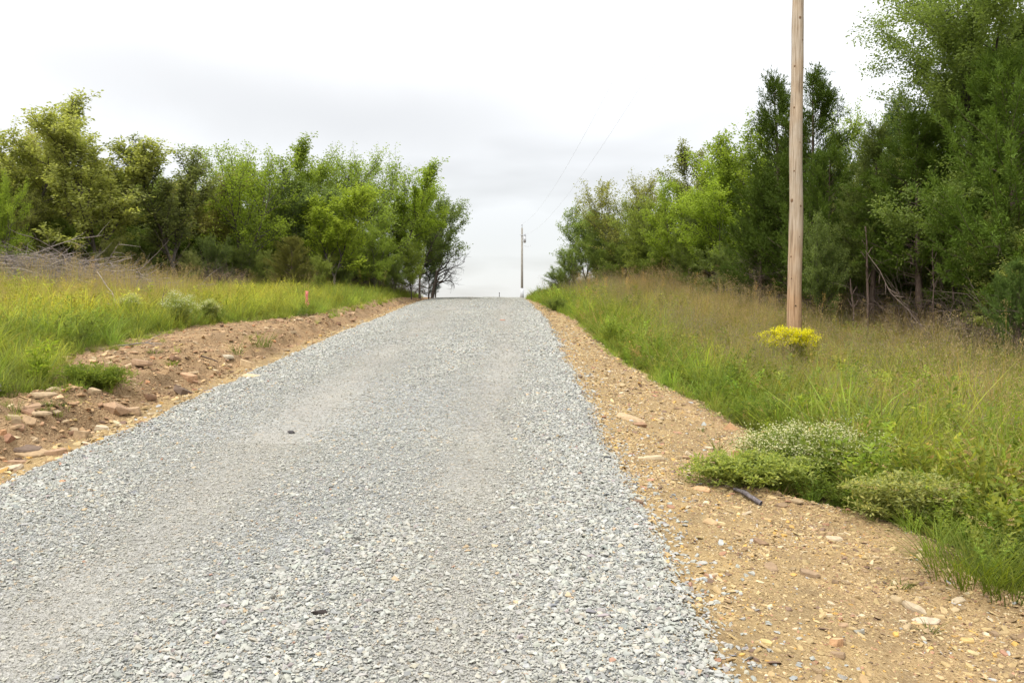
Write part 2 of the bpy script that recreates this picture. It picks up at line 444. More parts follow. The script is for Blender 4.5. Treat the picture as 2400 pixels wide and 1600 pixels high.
# ------------------------------------------------------------------ scatter (stuff)
def src_col(name, meshes):
    c = bpy.data.collections.new(name)
    for i, me in enumerate(meshes):
        o = bpy.data.objects.new("%s_%02d" % (name, i), me); c.objects.link(o)
    return c
def scatter(name, P, rot, scl, idx, tint, srcs, label, cat):
    n = len(P)
    me = bpy.data.meshes.new(name)
    me.vertices.add(n); me.vertices.foreach_set('co', np.ascontiguousarray(P, np.float32).ravel())
    def A(nm, ty, arr, key):
        a = me.attributes.new(nm, ty, 'POINT'); a.data.foreach_set(key, np.ascontiguousarray(arr).ravel())
    A('rot', 'FLOAT_VECTOR', np.asarray(rot, np.float32), 'vector')
    s = np.asarray(scl, np.float32)
    if s.ndim == 1: s = np.repeat(s[:, None], 3, 1)
    A('scl', 'FLOAT_VECTOR', s, 'vector')
    A('idx', 'INT', np.asarray(idx, np.int32), 'value')
    t = np.concatenate([np.asarray(tint, np.float32), np.ones((n, 1), np.float32)], 1)
    A('color', 'FLOAT_COLOR', t, 'color')
    o = link(name, me, kind='stuff', label=label, category=cat)
    ng = bpy.data.node_groups.new(name + "_nodes", 'GeometryNodeTree')
    ng.interface.new_socket('Geometry', in_out='INPUT', socket_type='NodeSocketGeometry')
    ng.interface.new_socket('Geometry', in_out='OUTPUT', socket_type='NodeSocketGeometry')
    N, L = ng.nodes.new, ng.links.new
    gi, go = N('NodeGroupInput'), N('NodeGroupOutput')
    ci = N('GeometryNodeCollectionInfo'); ci.inputs['Collection'].default_value = src_col(name + "_source", srcs)
    ci.inputs['Separate Children'].default_value = True; ci.inputs['Reset Children'].default_value = True
    ip = N('GeometryNodeInstanceOnPoints'); ip.inputs['Pick Instance'].default_value = True
    def named(nm, ty):
        q = N('GeometryNodeInputNamedAttribute'); q.data_type = ty; q.inputs['Name'].default_value = nm
        return q.outputs[0]
    e2r = N('FunctionNodeEulerToRotation')
    L(named('rot', 'FLOAT_VECTOR'), e2r.inputs[0]); L(e2r.outputs[0], ip.inputs['Rotation'])
    L(named('scl', 'FLOAT_VECTOR'), ip.inputs['Scale']); L(named('idx', 'INT'), ip.inputs['Instance Index'])
    L(gi.outputs[0], ip.inputs['Points']); L(ci.outputs[0], ip.inputs['Instance']); L(ip.outputs[0], go.inputs[0])
    md = o.modifiers.new('scatter', 'NODES'); md.node_group = ng
    return o

# ------------------------------------------------------------------ mesh accumulator
class MB:
    def __init__(s): s.V = []; s.F = []; s.M = []; s.A = []; s.n = 0
    def add(s, V, F, m=0, a=None):
        if len(F) == 0: return
        s.V.append(V); s.F.append(np.asarray(F) + s.n); s.M.append(np.full(len(F), m)); s.A.append(np.full(len(V), .5) if a is None else a)
        s.n += len(V)
    def mesh(s, name, mats, smooth=False):
        if not s.V: return bpy.data.meshes.new(name)
        return mesh_np(name, np.concatenate(s.V), np.concatenate(s.F), mats, smooth, np.concatenate(s.M), np.concatenate(s.A))
def unit(v): return v / np.maximum(np.linalg.norm(v, axis=-1, keepdims=True), 1e-9)
def tube(P, R, k=5):
    P = np.asarray(P, float); n = len(P); R = np.asarray(R, float)
    T = unit(np.gradient(P, axis=0))
    ref = np.array([0.31, .95, 0.05]) if abs(T[0, 2]) > .7 else np.array([0, 0, 1.])
    A = unit(np.cross(T, ref)); B = np.cross(T, A)
    a = np.arange(k) * 2 * math.pi / k
    V = P[:, None] + R[:, None, None] * (np.cos(a)[None, :, None] * A[:, None] + np.sin(a)[None, :, None] * B[:, None])
    i = np.arange(n - 1)[:, None] * k; j = np.arange(k)[None]; j2 = (j + 1) % k
    F = np.stack([i + j, i + j2, i + k + j2, i + k + j], -1).reshape(-1, 4)
    return V.reshape(-1, 3), F
def leaves(P, D, Nn, ln, wd, rng, att=None):
    """rhombic leaves: base P, direction D, rough normal Nn"""
    D = unit(D); S = unit(np.cross(D, Nn)); n = len(P)
    ln = np.broadcast_to(ln, (n,))[:, None]; wd = np.broadcast_to(wd, (n,))[:, None]
    up = unit(np.cross(S, D))
    V = np.stack([P, P + D * ln * .5 + S * wd * .5 + up * ln * .06, P + D * ln, P + D * ln * .5 - S * wd * .5 + up * ln * .06], 1).reshape(-1, 3)
    F = np.arange(4 * n).reshape(-1, 4)
    a = np.repeat(rng.rand(n) if att is None else att, 4)
    return V, F, a
def nat(t, k=.78):
    r, g, b = t
    return (max(r, k * g), g, max(b, .14 * g))
def rvec(rng, n): return unit(rng.randn(n, 3))

# ------------------------------------------------------------------ stones
def hull_mesh(name, seed, flat, mat, npts=11, angular=.0):
    r = np.random.RandomState(seed)
    p = unit(r.randn(npts, 3)) * (.8 + .4 * r.rand(npts, 1))
    p *= np.array([1.0, .62 + .3 * r.rand(), flat])
    bm = bmesh.new()
    for q in p * .5: bm.verts.new(q)
    g = bmesh.ops.convex_hull(bm, input=bm.verts)
    bmesh.ops.delete(bm, geom=[e for e in g['geom_interior'] if isinstance(e, bmesh.types.BMVert)], context='VERTS')
    me = bpy.data.meshes.new(name); bm.to_mesh(me); bm.free(); me.materials.append(mat)
    return me
def slab_mesh(name, seed, th, mat, n=7):
    """broken flat slab: an irregular polygon with a split, chipped edge"""
    r = np.random.RandomState(seed)
    bm = bmesh.new()
    ang = np.sort(r.rand(n) * .6 + np.arange(n)) / n * 2 * math.pi
    rad = .5 * (.7 + .4 * r.rand(n)); el_ = .55 + .4 * r.rand()
    tl = r.randn(2) * .12
    lo = [bm.verts.new((math.cos(a) * q * 1.06, math.sin(a) * q * el_ * 1.06, -th / 2)) for a, q in zip(ang, rad)]
    mi = [bm.verts.new((math.cos(a) * q * 1.08, math.sin(a) * q * el_ * 1.08, th * (r.rand() - .5) * .5)) for a, q in zip(ang, rad)]
    hi = [bm.verts.new((math.cos(a) * q * (.9 + .1 * r.rand()), math.sin(a) * q * el_ * .95, th / 2 + th * (tl[0] * math.cos(a) + tl[1] * math.sin(a)))) for a, q in zip(ang, rad)]
    for A_, B_ in ((lo, mi), (mi, hi)):
        for i in range(n): bm.faces.new((A_[i], A_[(i + 1) % n], B_[(i + 1) % n], B_[i]))
    bm.faces.new(hi); bm.faces.new(lo[::-1])
    me = bpy.data.meshes.new(name); bm.to_mesh(me); bm.free(); me.materials.append(mat)
    return me
G_src = [hull_mesh("gravel_piece", 100 + i, .42 + .06 * (i % 5), M_stone, 10 + i % 3) for i in range(12)]
S_src = [slab_mesh("chip_piece", 200 + i, .10 + .05 * (i % 4), M_shale, 5 + i % 3) for i in range(8)] + [hull_mesh("chip_piece", 260 + i, .3, M_shale, 9) for i in range(4)]

def pick(rng, n, table):
    w = np.array([t[0] for t in table], float); w /= w.sum()
    k = rng.choice(len(table), n, p=w)
    c = np.array([t[1] for t in table])[k]
    return c * (1 + rng.randn(n, 1) * .09) * (1 + rng.randn(n, 3) * .015)

def build_gravel():
    r = np.random.RandomState(5)
    out = []
    def band(y0, y1, dens, smin, smax, pw=2.0, loose=False):
        area = (y1 - y0) * 4.6
        n = int(area * dens)
        y = y0 + (y1 - y0) * r.rand(n)
        el_, er_ = edge_l(y), edge_r(y)
        x = el_ - .10 + (er_ - el_ + .24) * r.rand(n)
        keep = np.abs(x) < y * .62 + .5
        trk = np.clip(np.exp(-((x + .15 + .1 * np.sin(y * .3)) / .28) ** 2) + np.exp(-((x + 1.95) / .36) ** 2), 0, 1)
        p = .55 + .45 * (1 - trk) if smax > .02 else 1
        patch = fbm(x, y, 1.1, 3, 81)
        p = p * (.72 + .8 * sstep(.35, .6, patch)) if smax > .02 else p
        p = np.maximum(p, 1.0 * sstep(.5, .2, er_ - x)) if smax > .02 else p
        p = np.maximum(p, .9 * sstep(.35, .1, x - el_)) if smax > .02 else p
        off = np.maximum(x - er_, el_ - x)
        p = p * np.where(off > 0, np.exp(-off / .03), 1)
        keep &= r.rand(n) < p
        x, y, trk = x[keep], y[keep], trk[keep]; n = len(x)
        s = smin + (smax - smin) * r.rand(n) ** pw
        coarse = np.clip(sstep(1.15, .5, edge_r(y) - x) + .8 * sstep(.8, .3, x - edge_l(y)) + .9 * sstep(.50, .62, fbm(x * 1.4, y * .5, .9, 3, 83)), 0, 1)
        s *= (1 - .30 * trk) * (.68 + .34 * coarse)
        out.append((x, y, s, n))
    band(2.4, 7, 1500, .018, .050, 2.4)
    band(2.4, 7, 8000, .007, .018, 1.2)
    band(7, 13, 900, .021, .048, 2.2)
    band(7, 13, 2300, .011, .021, 1.2)
    band(13, 26, 1000, .022, .055, 1.6)
    band(26, 54, 210, .03, .06, 1.5)
    x = np.concatenate([o[0] for o in out]); y = np.concatenate([o[1] for o in out]); s = np.concatenate([o[2] for o in out])
    # strays rolled on to the right shoulder and the left foot of the bank
    n2 = 2600; y2 = 2.6 + 16 * r.rand(n2) ** 1.3; side = r.rand(n2) < .8
    off = -np.log(r.rand(n2) + 1e-6) * .13
    x2 = np.where(side, edge_r(y2) + .02 + off, edge_l(y2) - .02 - off * .5)
    x = np.concatenate([x, x2]); y = np.concatenate([y, y2]); s = np.concatenate([s, .012 + .035 * r.rand(n2) ** 2])
    n = len(x)
    z = Z(x, y) + .012 + s * .10 * r.rand(n)
    onroad = (x < edge_r(y)) & (x > edge_l(y))
    z = np.where(onroad, z, z - .010)
    rot = np.stack([r.randn(n) * .26, r.randn(n) * .26, r.rand(n) * 6.283], 1)
    tint = pick(r, n, [(60, (.340, .338, .300)), (18, (.368, .366, .332)), (8, (.26, .265, .25)), (1.4, (.17, .17, .175)), (1.6, (.27, .235, .225)), (1.5, (.43, .33, .21)), (7, (.37, .345, .28)), (.25, (.33, .20, .14))])
    tkk = np.clip(np.exp(-((x + .15 + .1 * np.sin(y * .3)) / .45) ** 2) + np.exp(-((x + 1.95) / .5) ** 2), 0, 1) * (.4 + .8 * fbm(x, y, 1.4, 3, 70))
    kk = (np.clip(tkk, 0, 1) * .65)[:, None] * (s < .03)[:, None]
    tint = tint * (1 - kk) + np.array([.355, .335, .28]) * kk
    scl = np.stack([s * (.85 + .5 * r.rand(n)), s, s * (.7 + .5 * r.rand(n))], 1)
    scatter('gravel', np.stack([x, y, z], 1), rot, scl, r.randint(0, len(G_src), n), tint, G_src, 'loose pale grey crushed stone covering the road', 'gravel')
build_gravel()

def build_chips():
    r = np.random.RandomState(15)
    X, Y, S, K = [], [], [], []
    def band(side, y0, y1, wid, dens, smin, smax, pw):
        n = int((y1 - y0) * wid * dens); y = y0 + (y1 - y0) * r.rand(n)
        if side > 0: a = edge_r(y) - .03; b = grass_r(y) + .25
        else: b = edge_l(y) + .03; a = grass_l(y) - .3
        x = a + (b - a) * r.rand(n)
        keep = np.abs(x) < y * .62 + .5
        cl = fbm(x, y, 2.5, 3, 91)
        keep &= r.rand(n) < (.4 + 1.2 * sstep(.4, .65, cl))
        x, y = x[keep], y[keep]
        X.append(x); Y.append(y); S.append(smin + (smax - smin) * r.rand(len(x)) ** pw); K.append(np.full(len(x), side))
    band(1, 2.8, 8, 1.8, 5500, .007, .018, 1.5)
    band(1, 2.8, 8, 1.8, 420, .018, .055, 2.5)
    band(1, 8, 16, 1.5, 2200, .012, .025, 1.5)
    band(1, 8, 16, 1.5, 160, .025, .07, 2.5)
    band(1, 16, 45, 1, 160, .03, .07, 1.8)
    band(-1, 5, 12, 1.6, 1300, .010, .024, 1.5)
    band(-1, 5, 12, 1.6, 260, .025, .09, 2.3)
    band(-1, 12, 20, 1.4, 650, .015, .035, 1.5)
    band(-1, 12, 20, 1.4, 110, .03, .09, 2)
    band(-1, 20, 42, 1, 110, .03, .08, 1.8)
    x, y, s, k = map(np.concatenate, (X, Y, S, K)); n = len(x)
    z = Z(x, y) + s * .06
    rot = np.stack([r.randn(n) * .30, r.randn(n) * .30, r.rand(n) * 6.283], 1)
    tr = pick(r, n, [(34, (.36, .258, .125)), (24, (.43, .32, .165)), (7, (.48, .39, .25)), (17, (.26, .18, .10)), (6, (.17, .11, .075)), (5, (.46, .28, .08)), (5, (.33, .18, .11)), (2, (.33, .33, .31))])
    tl = pick(r, n, [(30, (.35, .22, .12)), (22, (.42, .28, .15)), (9, (.47, .36, .22)), (17, (.24, .145, .08)), (8, (.14, .085, .055)), (6, (.38, .19, .09)), (3, (.45, .33, .13))])
    tint = np.where((k > 0)[:, None] | ((edge_l(y) - x) < .4)[:, None], tr, tl)
    scl = np.stack([s * (.9 + .8 * r.rand(n)), s, s * (.8 + .7 * r.rand(n))], 1)
    scatter('shale_rubble', np.stack([x, y, z], 1), rot, scl, r.randint(0, len(S_src), n), tint, S_src, 'thin yellow and brown shale chips littering the dirt beside the road', 'rubble')
build_chips()

# ------------------------------------------------------------------ grasses
def blades_np(r, n, rad, h0, h1, w, lean, segs=3, curl=.5, base=None):
    a = r.rand(n) * 6.283; q = rad * np.sqrt(r.rand(n))
    B = np.stack([np.cos(a) * q, np.sin(a) * q, np.full(n, -.02)], 1) if base is None else base
    az = a + r.randn(n) * .7 if base is None else r.rand(n) * 6.283
    H = h0 + (h1 - h0) * r.rand(n); ln = lean * (.3 + r.rand(n)) * H
    t = np.linspace(0, 1, segs + 1)
    D = np.stack([np.cos(az), np.sin(az), az * 0], 1)
    cv = curl * r.rand(n)
    P = B[:, None] + D[:, None] * (ln[:, None] * t[None] ** 1.4)[..., None] + np.array([0, 0, 1.])[None, None] * (H[:, None] * (t[None] - cv[:, None] * t[None] ** 3 * .6))[..., None]
    wa = az + 1.57 + r.randn(n) * .5
    S = np.stack([np.cos(wa), np.sin(wa), wa * 0], 1)
    W = w * (.6 + .8 * r.rand(n))
    prof = np.array([.75, 1, .7, .06]) if segs == 3 else np.linspace(1, .08, segs + 1)
    off = S[:, None] * (W[:, None] * prof[None] * .5)[..., None]
    V = np.stack([P - off, P + off], 2).reshape(-1, 3)          # n, seg+1, 2
    m = (segs + 1) * 2
    b = np.arange(n)[:, None] * m + np.arange(segs)[None] * 2
    F = np.stack([b, b + 1, b + 3, b + 2], -1).reshape(-1, 4)
    return V, F, np.repeat(r.rand(n), m), P[:, -1], D
def tuft_lush(seed, n=34, h=(.22, .55), w=.008, lean=.55):
    r = np.random.RandomState(seed); b = MB()
    V, F, a, _, _ = blades_np(r, n, .10, h[0], h[1], w, lean, 3, .9); b.add(V, F, 0, a)
    return b.mesh("grass_tuft", [M_blade])
def tuft_stalk(seed, n=9, h=(.45, .85), headmat=M_purple, head=(.05, .16), hn=13, w=.0035, nb=26, spread=.035):
    r = np.random.RandomState(seed); b = MB()
    V, F, a, _, _ = blades_np(r, nb, .11, .2, .62, .007, .6, 3, .8); b.add(V, F, 0, a)
    V, F, a, T, D = blades_np(r, n, .10, h[0], h[1], w, .22, 3, .15); b.add(V, F, 0, a * .4 + .6)
    m = n * hn
    Tt = np.repeat(T, hn, 0); tt = r.rand(m)
    L_ = head[1]
    P = Tt + np.stack([r.randn(m) * spread * (.3 + tt), r.randn(m) * spread * (.3 + tt), -L_ * tt], 1)
    d = unit(np.stack([r.randn(m) * .5, r.randn(m) * .5, np.ones(m)], 1))
    V, F, a = leaves(P, d, rvec(r, m), .018, .006, r); b.add(V, F, 1, a)
    return b.mesh("grass_tuft", [M_blade, headmat])
def weed(seed, stems=6, h=(.2, .45), ll=.035, lw=.014, per=26, mats=None, bloom=None, bn=0, lean=.4, rad=.08, bsz=.01, bspread=.04, wid=.005):
    r = np.random.RandomState(seed); b = MB()
    V, F, a, T, D = blades_np(r, stems, rad, h[0], h[1], wid, lean, 3, .2); b.add(V, F, 0, a * .5 + .4)
    Vp = V.reshape(stems, 4, 2, 3).mean(2)
    tt = .15 + .85 * r.rand(stems, per); seg = np.clip((tt * 3).astype(int), 0, 2); f = tt * 3 - seg
    I = np.arange(stems)[:, None]
    P = Vp[I, seg] * (1 - f[..., None]) + Vp[I, seg + 1] * f[..., None]
    P = P.reshape(-1, 3); m = len(P)
    d = unit(np.stack([r.randn(m), r.randn(m), .35 + .4 * r.randn(m)], 1))
    P = P + d * .012 * r.rand(m, 1)
    V, F, a = leaves(P, d, np.array([[0, 0, 1.]]) + r.randn(m, 3) * .5, ll * (.6 + .8 * r.rand(m)), lw, r); b.add(V, F, 0, a)
    if bn:
        m = stems * bn; Tt = np.repeat(T, bn, 0)
        P = Tt + r.randn(m, 3) * np.array([bspread, bspread, bspread * .5]); d = rvec(r, m); d[:, 2] *= .4
        V, F, a = leaves(P, d, np.array([[0, 0, 1.]]) + r.randn(m, 3) * .4, bsz, bsz * .9, r); b.add(V, F, 1, a)
    return b.mesh("weed", [M_blade] + ([bloom] if bloom else []))

T_lush = [tuft_lush(300 + i, 34, (.22, .60), .012, .8) for i in range(5)]
T_short = [tuft_lush(320 + i, 30, (.06, .20), .008, 1.3) for i in range(3)]
T_purple = [tuft_stalk(330 + i) for i in range(4)]
T_tan = [tuft_stalk(340 + i, 11, (.5, .9), M_tan, (.05, .14), 14, nb=22) for i in range(4)]
T_weed = [weed(350 + i, 7, (.2, .5), .045, .018, 34) for i in range(4)]
T_fine = [tuft_lush(360 + i, 46, (.3, .62), .005, .75) for i in range(3)]
GRASS = T_lush + T_short + T_purple + T_tan + T_weed + T_fine
iL, iS, iP, iT, iW, iF = 0, 5, 8, 12, 16, 20

def line_l(y): return np.interp(y, [10, 20, 24, 31, 38, 44, 60], [-22, -17, -15.2, -10.2, -5.9, -4.9, -5.2])
def line_r(y): return np.interp(y, [3, 12, 15, 20, 23, 34, 38, 43, 55], [9.0, 8.6, 8.8, 8.9, 7.6, 7.2, 5.4, 3.6, 3.0])

def build_grass():
    r = np.random.RandomState(25)
    def field(side, y0, y1, w, dens):
        n = int((y1 - y0) * w * dens); y = y0 + (y1 - y0) * r.rand(n)
        if side > 0: a = grass_r(y) + .02; x = a + w * r.rand(n); ok = x < line_r(y) + 1.5
        else: a = grass_l(y); x = a - w * r.rand(n); ok = x > line_l(y) - 1.5
        ok &= np.abs(x) < y * .62 + .8
        return x[ok], y[ok]
    # ---- right
    xs, ys = zip(field(1, 3.2, 9, 5.5, 125), field(1, 9, 20, 8, 78), field(1, 20, 40, 8, 48), field(1, 40, 56, 5, 36))
    x = np.concatenate(xs); y = np.concatenate(ys); n = len(x)
    s = x - grass_r(y)
    edge = sstep(1.6, .3, s)
    brown = sstep(.46, .60, fbm(x, y, .9, 3, 101)) * sstep(.6, 2.2, s) * sstep(5.5, 9.5, y)
    brown = np.maximum(brown, .6 * sstep(9, 14, y) * sstep(1.0, 2.4, s))
    tan = sstep(13, 19, y) * sstep(2, 4, s) * sstep(.35, .55, fbm(x, y, .7, 3, 102))
    u = r.rand(n)
    kind = np.where(u < .50, iL, np.where(u < .72, iF, np.where(u < .92, iW, iS)))
    u2 = r.rand(n)
    kind = np.where(u2 < brown * .62, iP, kind)
    kind = np.where(r.rand(n) < np.maximum(tan * .65, .16 * sstep(1.5, 3, s)), iT, kind)
    kind = np.where((s < .22) & (r.rand(n) < .75), iS, kind)
    kind = np.where((s > .2) & (fbm(x, y, 1.0, 3, 111) > .58) & (r.rand(n) < .6), iW, kind)
    cnt = {iL: 5, iS: 3, iP: 4, iT: 4, iW: 4, iF: 3}
    idx = kind + np.array([r.randint(0, cnt[k]) for k in kind])
    green = np.array([.215, .270, .045]); lush = np.array([.195, .265, .045]); olive = np.array([.290, .275, .092]); tanc = np.array([.36, .27, .12])
    c = green + (lush - green) * np.clip(edge, 0, 1)[:, None]
    m = np.clip(brown * .8 + .25 * r.rand(n), 0, 1)[:, None]; c = c * (1 - m) + olive * m
    m = np.clip(tan * .55, 0, 1)[:, None]; c = c * (1 - m) + tanc * m
    c = c * (1 + .45 * (fbm(x, y, 2.6, 3, 103)[:, None] * 2 - 1)) * (1 + .20 * r.randn(n, 1).clip(-2, 2)) * (1 + .07 * r.randn(n, 3))
    dry = r.rand(n) < .07; c[dry] = tanc
    sc = (.55 + 1.0 * r.rand(n) ** 2.5) * (.38 + .62 * sstep(0, .9, s)) * (.6 + .7 * fbm(x, y, 1.1, 3, 104)) * np.interp(y, [3, 8, 11, 17, 22, 60], [1, 1, .95, .92, 1.15, 1.25])
    sc *= 1 - .3 * np.exp(-((x - 4.55) / .5) ** 2 - ((y - 14.2) / 1.1) ** 2)
    rot = np.stack([r.randn(n) * .16, r.randn(n) * .16, r.rand(n) * 6.283], 1)
    scatter('grass_right', np.stack([x, y, Z(x, y) - .01], 1), rot, sc, idx, np.clip(c, .01, 1), GRASS, 'tall green and brown meadow grass on the right, up to the trees', 'grass')
    bpy.data.objects['grass_right'].name = 'meadow_grass'
    # ---- left
    xs, ys = zip(field(-1, 6, 14, 9, 80), field(-1, 14, 26, 14, 55), field(-1, 26, 48, 9, 48))
    x = np.concatenate(xs); y = np.concatenate(ys)
    # sparse pioneers on the scraped dirt
    n3 = 420; y3 = 7 + 26 * r.rand(n3); b3 = edge_l(y3) - .65; x3 = b3 + (grass_l(y3) - b3) * r.rand(n3) ** .7
    k3 = fbm(x3, y3, 1.3, 3, 105) > .52
    x = np.concatenate([x, x3[k3]]); y = np.concatenate([y, y3[k3]]); n = len(x)
    s = grass_l(y) - x
    u = r.rand(n)
    brn = np.maximum(sstep(.55, .66, fbm(x, y, .8, 3, 106)) * sstep(1.2, 3, s), .9 * sstep(.34, .42, -x / y) * sstep(.56, .50, -x / y) * sstep(15, 17.5, y))
    kind = np.where(u < .42, iL, np.where(u < .70, iF, np.where(u < .9, iW, iS)))
    kind = np.where(r.rand(n) < brn * .5, iT, kind)
    kind = np.where((s < .2) & (r.rand(n) < .6), iS, kind)
    idx = kind + np.array([r.randint(0, cnt[k]) for k in kind])
    yg = np.array([.350, .355, .070]); dk = np.array([.200, .250, .055]); tanc = np.array([.34, .27, .12])
    m = np.clip(sstep(.42, .62, fbm(x, y, .5, 3, 107)) * .6 + .75 * sstep(2.2, .2, s) + .2 * sstep(28, 38, y), 0, 1)[:, None]
    c = yg * (1 - m) + dk * m
    m = (brn * .5)[:, None]; c = c * (1 - m) + tanc * m
    c = c * (1 + .45 * (fbm(x, y, 2.4, 3, 108)[:, None] * 2 - 1)) * (1 + .18 * r.randn(n, 1).clip(-2, 2)) * (1 + .05 * r.randn(n, 3))
    sc = (.45 + .95 * r.rand(n) ** 2.5) * (.5 + .5 * sstep(-.2, 1.2, s)) * (.6 + .75 * fbm(x, y, 1.2, 3, 109))
    rot = np.stack([r.randn(n) * .10, r.randn(n) * .10, r.rand(n) * 6.283], 1)
    scatter('grass', np.stack([x, y, Z(x, y) - .01], 1), rot, sc, idx, np.clip(c, .01, 1), GRASS, 'bright yellow green grass and weeds on the left field', 'grass')
build_grass()

# ------------------------------------------------------------------ trees
def limb(start, d, length, r0, r, segs=4, wander=.16, up=.10):
    P = [np.array(start, float)]; d = np.array(d, float)
    st = length / segs
    for i in range(segs):
        d = d + r.randn(3) * wander + np.array([0, 0, up]); d /= np.linalg.norm(d)
        P.append(P[-1] + d * st)
    return np.array(P)
def on_line(P, t):
    k = t * (len(P) - 1); i = min(int(k), len(P) - 2); f = k - i
    return P[i] * (1 - f) + P[i + 1] * f, P[i + 1] - P[i]
def side_dir(t, ang, az):
    t = t / (np.linalg.norm(t) + 1e-9)
    a = np.cross(t, [0.2, .1, 1.0]) if abs(t[2]) < .95 else np.cross(t, [1, 0, 0])
    a /= np.linalg.norm(a); b = np.cross(t, a)
    s = math.cos(az) * a + math.sin(az) * b
    return t * math.cos(ang) + s * math.sin(ang)

def gen_deciduous(seed, H=5.5, W=3.6, leafn=11000, ls=.075, ascend=.5, low=.2, leaders=2, lean=(0, 0), shaggy=1.0, bare=False, mat=M_leaf, bark=M_mid_bark, upt=.10):
    """trunk, leaders, boughs, twigs; leaves hang along the twigs.  Unit: metres, base at origin."""
    r = np.random.RandomState(seed); tb = MB(); cb = MB()
    R0 = H * .010 + .015
    trunks = []
    th = H * (.22 if leaders > 1 else .95)
    P = limb((0, 0, -.1), (lean[0], lean[1], 1), th, R0, r, 4, .05, .05)
    V, F = tube(P, np.linspace(R0, R0 * (.75 if leaders > 1 else .15), 5), 7); tb.add(V, F)
    if leaders > 1:
        for k in range(leaders):
            az = k * 6.283 / leaders + r.rand()
            d = np.array([math.cos(az) * .33 + lean[0], math.sin(az) * .33 + lean[1], 1.0])
            q, _ = on_line(P, .75 + .25 * r.rand())
            L = limb(q, d, H * (.60 + .18 * r.rand()), R0 * .6, r, 6, .08, .06)
            V, F = tube(L, np.linspace(R0 * .62, R0 * .1, 7), 6); tb.add(V, F)
            trunks.append((L, R0 * .62))
    else: trunks = [(P, R0)]
    tips = []
    nb = int(42 / len(trunks)) + 2
    for L, rr in trunks:
        for k in range(nb):
            t = low + (1 - low) * (k + r.rand()) / nb if leaders == 1 else .08 + .9 * (k + r.rand()) / nb
            t = min(t, .99)
            q, td = on_line(L, t)
            shape = math.sin(min(1, .25 + t * .75) * math.pi * .92) ** .6
            bl = W * .5 * (.5 + .6 * r.rand()) * (shape * .75 + .25)
            d = side_dir(td, ascend + .3 * r.randn() + .35 * (1 - t), r.rand() * 6.283)
            B = limb(q, d, bl, 0, r, 4, .14, upt)
            br = max(.006, rr * (1 - t) * .5 + .008)
            V, F = tube(B, np.linspace(br, .004, 5), 4); tb.add(V, F)
            n2 = 7 + int(bl * 4)
            for j in range(n2):
                t2 = .2 + .8 * (j + r.rand()) / n2
                q2, td2 = on_line(B, min(t2, .99))
                d2 = side_dir(td2, .55 + .3 * r.randn(), r.rand() * 6.283)
                l2 = (.35 + .55 * r.rand()) * (1.15 - .5 * t2) * shaggy * (W / 3.6)
                T = limb(q2, d2, l2, 0, r, 3, .16, upt * 1.2)
                V, F = tube(T, np.linspace(.0055, .002, 4), 3); tb.add(V, F)
                tips.append(T)
    if not bare:
        per = max(6, leafn // len(tips))
        T = np.array(tips); m = len(T)
        tt = r.rand(m, per) ** .8 * 3; seg = np.clip(tt.astype(int), 0, 2); f = (tt - seg)[..., None]; I = np.arange(m)[:, None]
        P = (T[I, seg] * (1 - f) + T[I, seg + 1] * f).reshape(-1, 3)
        n = len(P); d = rvec(r, n); d[:, 2] = d[:, 2] * .6 - .1
        P = P + d * (.09 * r.rand(n, 1) ** .7 * (W / 3.6) * 1.4)
        nn = np.array([[0, 0, 1.]]) + r.randn(n, 3) * .7
        twg = np.repeat(r.rand(m), per)
        V, F, a = leaves(P, d, nn, ls * (.6 + .7 * r.rand(n)), ls * .62, r, np.clip(.55 * twg + .45 * r.rand(n), 0, 1)); cb.add(V, F, 0, a)
    return tb.mesh("tree_trunk", [bark], True), (None if bare else cb.mesh("tree_crown", [mat]))

